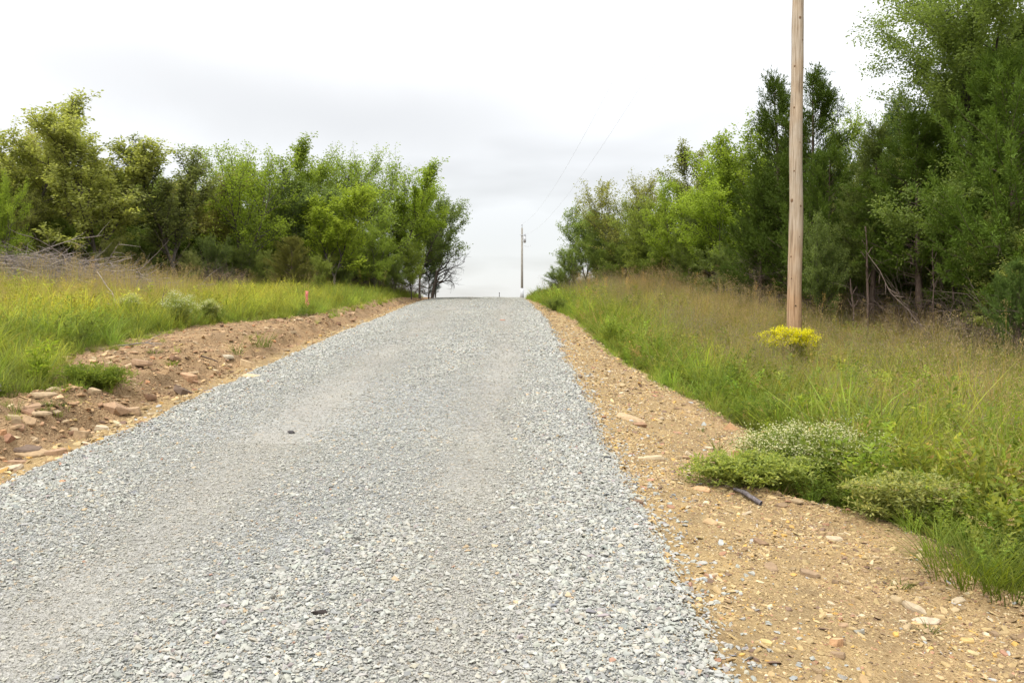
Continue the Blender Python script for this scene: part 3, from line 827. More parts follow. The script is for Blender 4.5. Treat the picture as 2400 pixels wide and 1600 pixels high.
def gen_cedar(seed, H=6.0, W=3.0, bare=.12, dens=1.0, bark=M_cedar_bark, pointed=1.0):
    r = np.random.RandomState(seed); tb = MB(); cb = MB()
    R0 = H * .013 + .02
    P = limb((0, 0, -.1), (0, 0, 1), H * .97, 0, r, 8, .02, .06)
    V, F = tube(P, np.linspace(R0, .008, 9), 7); tb.add(V, F)
    nb = int(96 * dens * H / 6)
    SP_, SD = [], []
    for k in range(nb):
        t = bare + (1 - bare) * ((k + r.rand()) / nb)
        q, td = on_line(P, min(t, .995))
        hh = (t - bare) / (1 - bare)
        prof = (1 - hh) ** (.62 * pointed) * (.62 + .38 * min(1, hh * 5))
        lump = .72 + .5 * r.rand()
        bl = max(.20, W * .58 * prof * lump)
        az = r.rand() * 6.283
        d = np.array([math.cos(az), math.sin(az), .15 + .75 * hh])
        B = limb(q, d, bl, 0, r, 4, .10, .13)
        V, F = tube(B, np.linspace(.006 + .012 * (1 - t), .003, 5), 4); tb.add(V, F)
        n2 = 4 + int(bl * 9)
        for j in range(n2):
            t2 = .22 + .78 * (j + r.rand()) / n2
            q2, td2 = on_line(B, min(t2, .99))
            d2 = side_dir(td2, .6 + .25 * r.randn(), r.rand() * 6.283); d2[2] += .25
            l2 = (.20 + .30 * r.rand()) * (1.2 - .4 * t2)
            SP_.append(q2); SD.append(d2 / np.linalg.norm(d2) * l2)
    SP_, SD = np.array(SP_), np.array(SD); m = len(SP_)
    # each spray: a plume of short scaly twigs fanning off its axis
    per = 32
    tt = r.rand(m, per)[..., None]
    C = SP_[:, None] + SD[:, None] * tt
    L_ = np.linalg.norm(SD, axis=1)[:, None, None]
    side = r.randn(m, per, 3) * .5
    d = unit(unit(SD)[:, None] + side)
    P2 = (C + side * .03).reshape(-1, 3); d = d.reshape(-1, 3); n = len(P2)
    ln = (.05 + .065 * r.rand(n))
    V, F, a = leaves(P2, d, rvec(r, n), ln, .015 + .008 * r.rand(n), r, np.clip(.5 * np.repeat(r.rand(m), per) + .5 * r.rand(n), 0, 1)); cb.add(V, F, 0, a)
    # dead lower branches, fine and drooping
    db = MB()
    for k in range(26):
        t = .05 + (bare + .12) * r.rand(); q, td = on_line(P, t); az = r.rand() * 6.283
        B = limb(q, (math.cos(az), math.sin(az), .1), W * (.2 + .25 * r.rand()), 0, r, 4, .12, -.05)
        V, F = tube(B, np.linspace(.009, .002, 5), 3); db.add(V, F)
        for j in range(6):
            q2, td2 = on_line(B, .2 + .75 * r.rand()); T = limb(q2, side_dir(td2, .7, r.rand() * 6.283), .3 + .3 * r.rand(), 0, r, 3, .15, 0)
            V, F = tube(T, np.linspace(.004, .0015, 4), 3); db.add(V, F)
    return tb.mesh("tree_trunk", [bark], True), cb.mesh("tree_crown", [M_needle]), db.mesh("dead_branches", [M_twig], True)

DEC = {}
DEC['elm_a'] = (gen_deciduous(1, 5.5, 3.9, 26000, .088, .50, .12, 3, upt=.13), 5.5)
DEC['elm_b'] = (gen_deciduous(2, 5.5, 3.5, 23000, .086, .44, .12, 2, upt=.16), 5.5)
DEC['elm_c'] = (gen_deciduous(3, 5.5, 4.4, 28000, .092, .62, .08, 3, upt=.12), 5.5)
DEC['upright'] = (gen_deciduous(4, 5.5, 2.9, 15000, .075, .38, .2, 2, upt=.20, lean=(-.10, 0)), 5.5)
DEC['airy'] = (gen_deciduous(5, 5.5, 4.4, 17000, .082, .6, .12, 3, upt=.10, shaggy=1.2), 5.5)
DEC['bushy'] = (gen_deciduous(6, 5.0, 4.8, 30000, .092, .85, .03, 4, upt=.08), 5.0)
DEC['bushy_b'] = (gen_deciduous(8, 5.0, 4.6, 28000, .090, .8, .03, 5, upt=.10), 5.0)
DEC['oak'] = (gen_deciduous(9, 10.0, 7.4, 150000, .072, .8, .15, 4, lean=(-.06, 0), upt=.04, bark=M_dark_bark, shaggy=1.1), 10.0)
CED = {'cedar_a': (gen_cedar(21, 6, 3.2, .10), 6.0), 'cedar_b': (gen_cedar(22, 6, 2.6, .22, pointed=1.15), 6.0),
       'cedar_c': (gen_cedar(23, 6, 4.2, .16, 1.25, pointed=.8), 6.0), 'cedar_d': (gen_cedar(24, 6.0, 3.0, .30, 1.1), 6.0)}

HMAX = {}
for lst in (DEC, CED):
    for ms, _ in lst.values():
        for m_ in ms:
            if m_ is None: continue
            a_ = np.empty(len(m_.vertices) * 3, np.float32); m_.vertices.foreach_get('co', a_)
            HMAX[m_.name] = float(np.percentile(a_[2::3], 99.7))
def tree(name, kind, u, d, vt, wf, tint, label, cat, group=None, rot=None, x=None):
    p = at_depth(u, d) if x is None else Vector((x, d, zf(x, d)))
    H = top_z(vt, d) - p.z
    meshes, h0 = (DEC.get(kind) or CED.get(kind))
    h0 = max(HMAX[m_.name] for m_ in meshes[:2] if m_ is not None)
    s = H / h0
    e = bpy.data.objects.new(name, None); COL.objects.link(e)
    e.location = p; e.scale = (s * wf, s * wf, s)
    e.rotation_euler = (0, 0, random.random() * 6.28 if rot is None else rot)
    e['label'] = label; e['category'] = cat
    if group: e['group'] = group
    nm = ('trunk', 'crown', 'dead_branch')
    for i, me in enumerate(meshes):
        if me is None: continue
        o = link(nm[i], me, e)
        if i == 2: o['kind'] = 'stuff'; o.name = 'dead_twigs'
        o.color = (*nat(tint, .64 if kind.startswith('cedar') else .78), 1)
    return e

OL = (.355, .370, .120); OLB = (.395, .370, .145); GR = (.210, .280, .048); BG = (.250, .335, .045); YG = (.33, .40, .04); DK = (.155, .195, .055); DG = (.18, .225, .06)
CD = (.072, .110, .014); CB = (.092, .142, .012); CG = (.120, .155, .038)
LT, RT = 'trees along the left edge of the clearing', 'trees along the right edge of the meadow'
T = tree
T('shrub', 'bushy', 8, 22.5, 400, 0.53, (0.160, 0.344, 0.046), 'rich green young tree at the very left edge, above the brush pile', 'tree', LT)
T('deciduous_tree', 'elm_a', 40, 26, 222, 1.25, OL, 'tallest olive green tree at the far left, highest crown on that side', 'tree', LT)
T('deciduous_tree', 'elm_c', 108, 28, 312, 1.00, OLB, 'brownish olive tree just right of the tallest tree at the far left', 'tree', LT)
T('deciduous_tree', 'elm_b', 214, 25, 282, 1.44, OL, 'olive tree with bare pale forked trunk rising from the brush pile', 'tree', LT, 1.0)
T('deciduous_tree', 'bushy', 315, 33, 380, 0.69, YG, 'yellow green tree glimpsed behind and between two olive trees left', 'tree', LT)
T('deciduous_tree', 'upright', 408, 27, 325, 1.50, (0.195, 0.217, 0.081), 'sparse leaning tree with thin tip, trunk standing right of the brush pile', 'tree', LT, .2)
T('deciduous_tree', 'elm_b', 480, 31, 392, 1.12, OLB, 'small brown green tree between the sparse leaning one and bright green crowns', 'tree', LT)
T('deciduous_tree', 'airy', 560, 31, 335, 1.06, BG, 'bright green airy tree above the dark gap, left of the orange stake', 'tree', LT)
T('deciduous_tree', 'elm_a', 632, 34, 330, 1.06, GR, 'mid green tree with thin spires, left of the grey leaning limbs', 'tree', LT)
T('deciduous_tree', 'elm_c', 695, 33, 398, 0.94, (0.195, 0.251, 0.091), 'grey green tree with pale leaning limbs above the stake', 'tree', LT)
T('deciduous_tree', 'airy', 752, 38, 352, 1.00, GR, 'green tree standing behind the yellow green crown', 'tree', LT)
T('deciduous_tree', 'elm_b', 768, 32, 428, 1.25, YG, 'bright yellow green tree near the middle of the left tree line', 'tree', LT)
T('deciduous_tree', 'airy', 838, 37, 352, 1.06, (0.251, 0.344, 0.069), 'open crowned tree showing sky, right of the yellow green one', 'tree', LT)
T('deciduous_tree', 'elm_a', 905, 39, 380, 1.25, BG, 'fresh green tree with feathery top, third from the right end left side', 'tree', LT)
T('deciduous_tree', 'elm_c', 965, 43, 425, 0.94, (0.160, 0.229, 0.069), 'dull green tree second from the right end of the left tree line', 'tree', LT)
T('deciduous_tree', 'bushy_b', 945, 38, 555, 1.00, (0.275, 0.331, 0.069), 'low yellowish green tree bulging to the grass near the crest, left side', 'tree', LT)
T('deciduous_tree', 'bushy', 860, 35, 520, 1.00, (0.195, 0.310, 0.057), 'low round green tree in front of the open crowned tree', 'tree', LT)
T('deciduous_tree', 'elm_a', 1000, 46, 470, 0.75, (0.114, 0.171, 0.069), 'dark thin leafed tree at the right end of the left tree line', 'tree', LT)
T('cedar_shrub', 'cedar_a', 985, 44, 600, 1.38, (0.055, 0.101, 0.055), 'dark bushy cedar below the bare tree at the crest', 'shrub', LT)
T('cedar_shrub', 'cedar_c', 668, 28.5, 545, 1.31, (0.156, 0.156, 0.037), 'low rusty olive cedar shrub behind the stake', 'shrub', LT)
T('shrub', 'bushy_b', 560, 30, 560, 1.12, (.16, .20, .055), 'dark green shrub in the shade left of the rusty cedar shrub', 'shrub', LT)
T('shrub', 'bushy', 330, 28, 520, 0.94, (0.182, 0.229, 0.069), 'olive shrub behind the right end of the brush pile', 'shrub', LT)
T('shrub', 'bushy_b', 60, 25.5, 430, 0.88, (0.206, 0.217, 0.069), 'brown olive shrub behind the left end of the brush pile', 'shrub', LT)
T('shrub', 'bushy', 490, 29, 540, 0.88, (0.182, 0.229, 0.081), 'grey olive shrub behind the small mound of dead brush', 'shrub', LT)
T('shrub', 'bushy_b', 790, 32.5, 590, 1.00, DK, 'dark shrub right of the rusty cedar shrub', 'shrub', LT)
# right
T('deciduous_tree', 'elm_c', 1345, 43, 472, 1.06, (0.195, 0.286, 0.081), 'leafy tree at the left end of the right tree line, beside the crest', 'tree', RT)
T('deciduous_tree', 'bushy_b', 1385, 40.5, 505, 0.94, (0.206, 0.264, 0.069), 'low olive green tree second from the left end of the right tree line', 'tree', RT)
T('deciduous_tree', 'airy', 1440, 39.5, 405, 1.12, (0.275, 0.275, 0.081), 'airy olive brown tree whose thin twigs stand out on the sky', 'tree', RT)
T('deciduous_tree', 'bushy', 1500, 36, 450, 1.00, (0.241, 0.286, 0.064), 'rounded olive green tree between the airy one and the bright green one', 'tree', RT)
T('deciduous_tree', 'elm_a', 1600, 37, 350, 1.06, (0.229, 0.241, 0.091), 'brown olive tree top rising behind the bright green trees', 'tree', RT)
T('deciduous_tree', 'bushy_b', 1565, 33, 415, 1.00, BG, 'bright green tree left of the yellow topped one', 'tree', RT)
T('deciduous_tree', 'bushy', 1660, 30, 385, 1.06, (0.264, 0.400, 0.027), 'yellow green topped tree, brightest crown left of the near pole', 'tree', RT)
T('deciduous_tree', 'elm_c', 1715, 30.5, 300, 1.06, (0.195, 0.297, 0.046), 'tall green tree directly left of the two pointed cedars', 'tree', RT)
T('cedar_tree', 'cedar_c', 1590, 32, 500, .9, DK, 'dark low cedar under the bright green trees', 'tree', RT)
T('cedar_tree', 'cedar_b', 1792, 24.5, 170, .95, CD, 'pointed dark cedar seen left of the near pole', 'tree', RT)
T('cedar_tree', 'cedar_a', 1866, 23.5, 165, 1.0, CD, 'pointed cedar with feathery tip right of the near pole', 'tree', RT)
T('cedar_tree', 'cedar_c', 1745, 24.5, 400, .85, CD, 'broad low cedar to the left of the near pole, touching the grass', 'tree', RT)
T('cedar_tree', 'cedar_c', 1900, 22, 340, .80, CB, 'broad mid green cedar just right of the near pole', 'tree', RT)
T('deciduous_tree', 'airy', 1975, 28, 248, 0.69, (0.182, 0.320, 0.046), 'light green leafy tree in the dip between the pole and the big oak', 'tree', RT)
T('cedar_tree', 'cedar_a', 2055, 27, 222, .9, (0.055, 0.128, 0.037), 'dark cedar with a blunt top behind the grey green cedar', 'tree', RT)
T('cedar_tree', 'cedar_b', 2000, 20.5, 285, 1.05, CG, 'grey green cedar with a slim bare trunk in the grass', 'tree', RT)
T('cedar_tree', 'cedar_d', 2115, 19.5, 262, 1.25, CB, 'wide green cedar with dead drooping lower branches', 'tree', RT)
T('oak_tree', 'oak', 2235, 19.3, -210, .95, (0.195, 0.251, 0.069), 'tall dark trunked oak whose crown leaves the top of the picture', 'tree', RT, 2.6)
T('cedar_tree', 'cedar_a', 2170, 21.5, 180, 1.1, CB, 'tall cedar standing under the oak crown', 'tree', RT)
T('cedar_tree', 'cedar_c', 2330, 16.5, 110, .95, (.110, .172, .012), 'large bright green cedar at the right edge of the picture', 'tree', RT)
T('cedar_tree', 'cedar_d', 2265, 18, 330, 1.0, CB, 'cedar beside the oak trunk with bare lower stem', 'tree', RT)
T('cedar_shrub', 'cedar_c', 2340, 14.6, 600, 1.00, (0.065, 0.165, 0.037), 'low dark cedar shrub at the right edge under the big cedar', 'shrub', RT)
T('shrub', 'bushy_b', 1885, 20.5, 492, 0.60, (0.171, 0.229, 0.069), 'small leafed shrub right of the near pole', 'shrub', RT)
T('shrub', 'bushy', 1285, 48, 612, 1.38, (0.138, 0.206, 0.069), 'small far shrub at the crest, right of the far pole', 'shrub', RT)
T('shrub', 'bushy_b', 1310, 45, 560, 0.75, (0.182, 0.264, 0.069), 'far shrub below the first tree of the right tree line', 'shrub', RT)
T('shrub', 'bushy', 1660, 27.5, 560, 0.94, DK, 'dark shrub under the yellow green topped tree', 'shrub', RT)

T('shrub', 'bushy', 1440, 38.5, 535, 1.1, (.20, .26, .06), 'low olive green bush under the airy twiggy tree on the right', 'shrub', RT)
T('shrub', 'bushy_b', 1385, 41.5, 560, 1.2, (.17, .24, .05), 'small round green bush under the second tree of the right line', 'shrub', RT)
T('shrub', 'bushy_b', 1525, 35, 525, 1.1, (.18, .24, .05), 'green bush at the foot of the rounded olive green tree', 'shrub', RT)
T('deciduous_tree', 'bushy', 1465, 40, 460, 1.0, (.22, .26, .06), 'round olive crown filling the gap behind the airy twiggy tree', 'tree', RT)
T('shrub', 'bushy', 1600, 31, 540, 1.0, (.16, .22, .045), 'mid green bush in front of the low dark cedar, left of the near pole', 'shrub', RT)
T('shrub', 'bushy_b', 262, 24.6, 545, .8, (.26, .27, .09), 'olive shrub right of the bare forked trunk, behind the brush pile', 'shrub', LT)
T('shrub', 'bushy', 440, 26.6, 575, .75, (.25, .27, .10), 'pale olive shrub at the foot of the sparse leaning tree', 'shrub', LT)
T('shrub', 'bushy_b', 610, 29.5, 575, .8, (.22, .26, .07), 'leafy shrub directly left of the rusty cedar shrub', 'shrub', LT)
T('shrub', 'bushy', 735, 30.5, 585, .8, (.25, .29, .07), 'light green shrub directly above and right of the pink flagged stake', 'shrub', LT)
T('shrub', 'bushy_b', 905, 36, 585, .9, (.22, .28, .07), 'low leafy shrub at the grass under the feathery topped tree, left side', 'shrub', LT)
def scatter_wood():
    r = np.random.RandomState(41)
    srcs = [DEC[k][0][1] for k in ('elm_a', 'elm_b', 'elm_c', 'bushy', 'bushy_b')] + [CED[k][0][1] for k in ('cedar_a', 'cedar_c')]
    h0 = np.array([HMAX[m_.name] for m_ in srcs])
    for side in (-1, 1):
        n = 620; y = 11 + 52 * r.rand(n)
        off = .7 + 13 * r.rand(n) ** 1.5
        x = np.where(side < 0, line_l(y) - off, line_r(y) + off)
        ok = (np.abs(x) < y * .62 + 3)
        if side > 0: ok &= ~((y > 44) & (off < 5))
        else: ok &= ~((y > 41) & (off < 4))
        x, y, off = x[ok], y[ok], off[ok]; n = len(x)
        # behind the front row the crowns stay at or below its height
        if side < 0: hh = np.interp(y, [20, 30, 40, 60], [4.4, 4.3, 4.6, 4.0]) * (.75 + .25 * r.rand(n))
        else: hh = np.interp(y, [12, 18, 24, 32, 40, 60], [6.0, 5.8, 5.0, 4.8, 3.6, 3.2]) * (.75 + .25 * r.rand(n))
        near = off < 3.5; hh = np.where(near, hh * .55, hh)
        idx = r.randint(0, 7, n) if side > 0 else r.randint(0, 5, n)
        s = hh / h0[idx]
        tint = pick(r, n, [(3, DK), (3, DG), (2, GR), (1, OL), (1, CD)])
        rot = np.stack([np.zeros(n), np.zeros(n), r.rand(n) * 6.283], 1)
        P = np.stack([x, y, Z(x, y) - .15], 1)
        scatter('woodland' if side < 0 else 'woods', P, rot, np.stack([s * 1.05, s * 1.05, s], 1), idx, tint, srcs,
                'dense dark woods behind the front trees on the %s side' % ('left' if side < 0 else 'right'), 'woods')
    # bare tangle and low leaves under the trees
    tw = []
    for k in range(4):
        rr = np.random.RandomState(500 + k); b = MB()
        for j in range(34):
            az = rr.rand() * 6.28
            B = limb((rr.randn() * .35, rr.randn() * .35, -.05), (math.cos(az) * .7, math.sin(az) * .7, 1), .7 + 1.1 * rr.rand(), 0, rr, 4, .2, -.04)
            V, F = tube(B, np.linspace(.008, .002, 5), 3); b.add(V, F)
            for q in range(3):
                q2, t2 = on_line(B, .3 + .65 * rr.rand()); Tq = limb(q2, side_dir(t2, .6, rr.rand() * 6.28), .35, 0, rr, 3, .15, 0)
                V, F = tube(Tq, np.linspace(.004, .0015, 4), 3); b.add(V, F)
        tw.append(b.mesh("bare_tangle", [M_twig], True))
    n = 260; side = np.where(r.rand(n) < .45, -1, 1); y = 14 + 30 * r.rand(n)
    off = -.1 + 2.4 * r.rand(n); x = np.where(side < 0, line_l(y) - off, line_r(y) + off)
    scatter('undergrowth', np.stack([x, y, Z(x, y)], 1), np.stack([np.zeros(n), np.zeros(n), r.rand(n) * 6.28], 1), .7 + .6 * r.rand(n), r.randint(0, 4, n), np.ones((n, 3)) * .1, tw,
            'bare brown twiggy undergrowth in the shade under the trees', 'undergrowth')
scatter_wood()

# bare crooked tree at the crest
def dead_tree():
    p = at_depth(992, 42.5)
    r = np.random.RandomState(77); e = bpy.data.objects.new('dead_tree', None); COL.objects.link(e); e.location = p
    e['label'] = 'bare crooked dark tree reaching right over the crest'; e['category'] = 'tree'
    b = MB(); H = 3.2
    P = limb((0, 0, -.1), (.12, 0, 1), 1.5, 0, r, 4, .08, 0)
    V, F = tube(P, np.linspace(.09, .065, 5), 6); b.add(V, F)
    link('trunk', b.mesh('trunk', [M_dark_bark], True), e)
    for k in range(7):
        b = MB(); q, td = on_line(P, .45 + .54 * r.rand())
        B = limb(q, (.75 + .4 * r.rand(), r.randn() * .4, .1 + 1.0 * r.rand()), 1.1 + .9 * r.rand(), 0, r, 6, .26, .04)
        V, F = tube(B, np.linspace(.04, .007, 7), 5); b.add(V, F)
        for j in range(12):
            q2, t2 = on_line(B, .2 + .79 * r.rand()); Tq = limb(q2, side_dir(t2, .75, r.rand() * 6.28), .35 + .35 * r.rand(), 0, r, 4, .3, .05)
            V, F = tube(Tq, np.linspace(.012, .003, 5), 3); b.add(V, F)
            for i in range(4):
                q3, t3 = on_line(Tq, .2 + .79 * r.rand()); Ts = limb(q3, side_dir(t3, .7, r.rand() * 6.28), .3 * r.rand() + .1, 0, r, 3, .2, .05)
                V, F = tube(Ts, np.linspace(.005, .002, 4), 3); b.add(V, F)
        link('limb', b.mesh('limb', [M_dark_bark], True), e)
dead_tree()

# ------------------------------------------------------------------ brush piles
def brush_pile(u0, u1, d, h, nbig, ntw, label, seed, dx=1.0):
    r = np.random.RandomState(seed)
    c = at_depth((u0 + u1) / 2, d); hw = (u1 - u0) / 2 / FPX * d
    e = bpy.data.objects.new('brush_pile', None); COL.objects.link(e); e.location = c
    e['label'] = label; e['category'] = 'brush pile'; e['group'] = 'piles of dead brush'
    for k in range(nbig):
        px = (r.rand() * 2 - 1) * hw * .95; py = r.randn() * .55
        env = h * (1 - .75 * max(0, px / hw)) * (1 - .3 * abs(py))
        az = r.choice([0, math.pi]) + r.randn() * .6
        L_ = .6 + 1.3 * r.rand()
        z = zf(c.x + px, c.y + py) - c.z + env * (.25 + .6 * r.rand())
        B = limb((px, py, z), (math.cos(az), math.sin(az), .25 * r.randn() + .12), L_, 0, r, 6, .10, -.04)
        b = MB(); rr = .011 + .014 * r.rand() ** 2
        V, F = tube(B, np.linspace(rr, rr * .3, 7), 5); b.add(V, F)
        for j in range(4):
            q2, t2 = on_line(B, .25 + .7 * r.rand()); Tq = limb(q2, side_dir(t2, .55, r.rand() * 6.28), .3 + .4 * r.rand(), 0, r, 4, .15, 0)
            V, F = tube(Tq, np.linspace(rr * .45, .002, 5), 4); b.add(V, F)
        link('branch', b.mesh('branch', [M_dead], True), e)
    b = MB()
    for k in range(ntw):
        px = (r.rand() * 2 - 1) * hw; py = r.randn() * .6
        env = h * (1 - .7 * max(0, px / hw)) * max(.2, 1 - .4 * abs(py))
        az = r.choice([0, math.pi]) + r.randn() * .8
        z = zf(c.x + px, c.y + py) - c.z + env * r.rand() * .85
        B = limb((px, py, z), (math.cos(az), math.sin(az), .3 * r.randn() + .1), .4 + .8 * r.rand(), 0, r, 3, .2, -.05)
        V, F = tube(B, np.linspace(.006, .002, 4), 3); b.add(V, F)
    link('twigs', b.mesh('twigs', [M_dead], True), e, kind='stuff')
    return e
brush_pile(-60, 400, 22.0, 1.25, 120, 2600, 'long heap of grey dead branches at the foot of the left trees', 81)
def mound(u, d, h, w, label, seed):
    r = np.random.RandomState(seed); c = at_depth(u, d); b = MB()
    e = bpy.data.objects.new('brush_pile', None); COL.objects.link(e); e.location = c
    e['label'] = label; e['category'] = 'brush pile'; e['group'] = 'piles of dead brush'
    for k in range(900):
        az = r.rand() * 6.28; q = w * math.sqrt(r.rand()) * .6; el_ = 1.2 * r.rand()
        B = limb((math.cos(az) * q, math.sin(az) * q, h * .5 * r.rand()), (math.cos(az + r.randn()), math.sin(az + r.randn()), el_ + .3), .35 + .5 * r.rand(), 0, r, 4, .2, -.12)
        V, F = tube(B, np.linspace(.006, .002, 5), 3); b.add(V, F)
    link('twigs', b.mesh('twigs', [M_twig], True), e, kind='stuff')
    for k in range(14):
        b = MB(); az = r.rand() * 6.28
        B = limb((0, 0, 0), (math.cos(az), math.sin(az) * .5, .9), h * .95, 0, r, 5, .2, -.08)
        V, F = tube(B, np.linspace(.014, .004, 6), 4); b.add(V, F)
        link('branch', b.mesh('branch', [M_dead], True), e)
mound(478, 27.5, 1.0, 1.5, 'smaller rounded mound of fine dead twigs right of the long heap', 82)

# ------------------------------------------------------------------ poles and wires
def cyl_part(name, parent, r0, r1, h, loc, mat, k=20, rot=(0, 0, 0), bev=0.0, label=None):
    bm = bmesh.new()
    bmesh.ops.create_cone(bm, cap_ends=True, segments=k, radius1=r0, radius2=r1, depth=h)
    if bev > 0:
        es = [e for e in bm.edges if abs(e.verts[0].co.z - e.verts[1].co.z) < 1e-6]
        bmesh.ops.bevel(bm, geom=es, offset=bev, segments=2, affect='EDGES')
    for f in bm.faces: f.smooth = len(f.verts) == 4
    me = bpy.data.meshes.new(name); bm.to_mesh(me); bm.free(); me.materials.append(mat)
    o = link(name, me, parent); o.location = loc; o.rotation_euler = rot
    if label: o['label'] = label
    return o
M_steel = plain_mat("galvanised_steel", (.42, .44, .46), .45, .5, .6)
M_greypaint = plain_mat("transformer_paint", (.42, .43, .44), .4, .5)
M_porc = plain_mat("porcelain", (.35, .36, .38), .25, .5)
M_oldpole = bark_mat("weathered_pole_wood", (.17, .155, .13), (.30, .28, .24), 6)
M_wire = plain_mat("aluminium_wire", (.46, .47, .49), .4, .5, .3)
M_hole = plain_mat("bolt_hole", (.02, .015, .01), .9, .1)
M_knot = plain_mat("knot_wood", (.17, .10, .055), .8, .2, 0, .4, 60)

NP = Vector((5.82, 18.0, 0)); NP.z = zf(NP.x, NP.y)
NTOP = 13.2
def near_pole():
    e = bpy.data.objects.new('utility_pole', None); COL.objects.link(e); e.location = NP
    e['label'] = 'new bare tan wooden utility pole in the right meadow, rising out of the picture'; e['category'] = 'utility pole'
    n = 90; t = np.linspace(0, 1, n); zz = -.3 + (NTOP + .3) * t
    cx = .0045 * zz + .012 * np.sin(zz * .9) + .008 * np.sin(zz * 2.3 + 1); cy = .01 * np.sin(zz * .7 + 2)
    R = (.152 - .0052 * zz) * (1 + .02 * np.sin(zz * 3.1) + .012 * np.sin(zz * 7.7))
    k = 40; V, F = tube(np.stack([cx, cy, zz], 1), R, k)
    a = np.tile(np.arange(k) * 2 * math.pi / k, n); zrow = np.repeat(zz, k)
    c = np.stack([np.repeat(cx, k), np.repeat(cy, k), zrow], 1)
    bump = 1 + .022 * (fbm(np.cos(a) * 2 + 5, zrow * .8, 1.4, 3, 200) - .5) * 2
    V = c + (V - c) * bump[:, None]
    link('shaft', mesh_np('shaft', V, F, [M_pole], True), e)
    cyl_part('cap', e, R[-1] * .98, R[-1] * .9, .04, (cx[-1], cy[-1], NTOP), M_pole)
    def at_z(z): return .0045 * z + .012 * math.sin(z * .9) + .008 * math.sin(z * 2.3 + 1), .01 * math.sin(z * .7 + 2), (.152 - .0052 * z) * (1 + .02 * math.sin(z * 3.1) + .012 * math.sin(z * 7.7))
    for (pu, pv, sz) in ((1826, 45, .030), (1833, 95, .022), (1816, 155, .024), (1815, 250, .022), (1828, 330, .015), (1812, 462, .040), (1831, 475, .026), (1816, 395, .018), (1812, 590, .022), (1813, 640, .018), (1829, 545, .014)):
        z = top_z(pv, 18) - NP.z
        x0, y0, rr = at_z(z)
        s = max(-.85, min(.85, ((pu - 1176) / FPX * 18 - NP.x - x0) / rr)); th = math.asin(s)
        bm = bmesh.new(); bmesh.ops.create_icosphere(bm, subdivisions=2, radius=1)
        for v_ in bm.verts: v_.co *= 1 + .15 * math.sin(v_.co.x * 7 + v_.co.z * 5)
        me = bpy.data.meshes.new('knot'); bm.to_mesh(me); bm.free(); me.materials.append(M_knot)
        o = link('knot', me, e); o.location = (x0 + math.sin(th) * rr, y0 - math.cos(th) * rr, z)
        o.scale = (sz * .8, .006, sz); o.rotation_euler = (0, 0, th)
    z = top_z(702, 18) - NP.z; x0, y0, rr = at_z(z)
    cyl_part('bolt_hole', e, .013, .013, .02, (x0 - .02, y0 - rr, z), M_hole, 12, (math.pi / 2, 0, 0))
near_pole()

FPx, FPy = (1199 - 1176) / FPX * 130, 130.0
FPz = zf(FPx, FPy)
ftop = top_z(515, FPy)
def far_pole():
    e = bpy.data.objects.new('utility_pole', None); COL.objects.link(e); e.location = (FPx, FPy, FPz)
    e['label'] = 'distant grey utility pole with transformer, beyond the road crest'; e['category'] = 'utility pole'
    h = ftop - FPz - .55
    cyl_part('shaft', e, .21, .125, h, (0, 0, h / 2 - .0), M_oldpole)
    def zz(v): return top_z(v, FPy) - FPz
    cyl_part('insulator_pin', e, .045, .03, .5, (0, -.03, h + .22), M_steel, 8)
    cyl_part('insulator', e, .10, .06, .2, (0, -.03, h + .45), M_porc, 12, bev=.02)
    cyl_part('guard', e, .30, .24, zz(662) - zz(690), (0, 0, (zz(662) + zz(690)) / 2), M_greypaint, 12, label='pale grey sleeve around the pole foot')
    tz = zz(550)
    tr = cyl_part('transformer', e, .20, .20, 1.0, (.40, -.1, tz), M_greypaint, 20, bev=.05, label='grey can shaped transformer')
    cyl_part('lid', tr, .22, .16, .08, (0, 0, .53), M_greypaint, 20)
    cyl_part('bushing', tr, .04, .03, .32, (-.05, 0, .72), M_porc, 10)
    cyl_part('arrester', tr, .03, .03, .4, (.12, -.12, .7), M_porc, 8)
    cyl_part('bracket', e, .04, .04, .5, (.2, -.1, tz + .25), M_steel, 8, (0, math.pi / 2, 0))
    cyl_part('bracket', e, .04, .04, .5, (.2, -.1, tz - .25), M_steel, 8, (0, math.pi / 2, 0))
    cyl_part('cutout_arm', e, .035, .035, .9, (.1, -.16, zz(540)), M_steel, 8, (0, math.pi / 2, 0))
    b = MB(); V, F = tube(limb((0.3, -.2, tz - .9), (.35, 0, -.5), 1.2, 0, np.random.RandomState(3), 5, .1, .25), np.full(6, .02), 4); b.add(V, F)
    link('lead_wire', b.mesh('lead_wire', [M_wire], True), e)
far_pole()
def wire(za, zb, sag, label, dxa=0, dxb=0, r=.0045):
    A = np.array([FPx + dxa, FPy - .1, za]); B = np.array([NP.x + .05 + dxb, 18.0, zb])
    t = np.linspace(0, 1, 160)[:, None]
    P = A + (B - A) * t; P[:, 2] -= 4 * sag * (t * (1 - t))[:, 0]
    V, F = tube(P, np.full(160, r), 6)
    o = link('power_line', mesh_np('power_line', V, F, [M_wire], True)); o['label'] = label; o['category'] = 'power line'; o['group'] = 'wires strung between the two poles'
    return P
NPT = NP.z + NTOP
wire(ftop, NPT + .15, 2.0, 'upper thin overhead wire, the left one of two against the sky', 0, .0)
wire(ftop - 1.6, NPT - 2.3, 2.0, 'lower thin overhead wire, the right one of two against the sky', .1, .05)

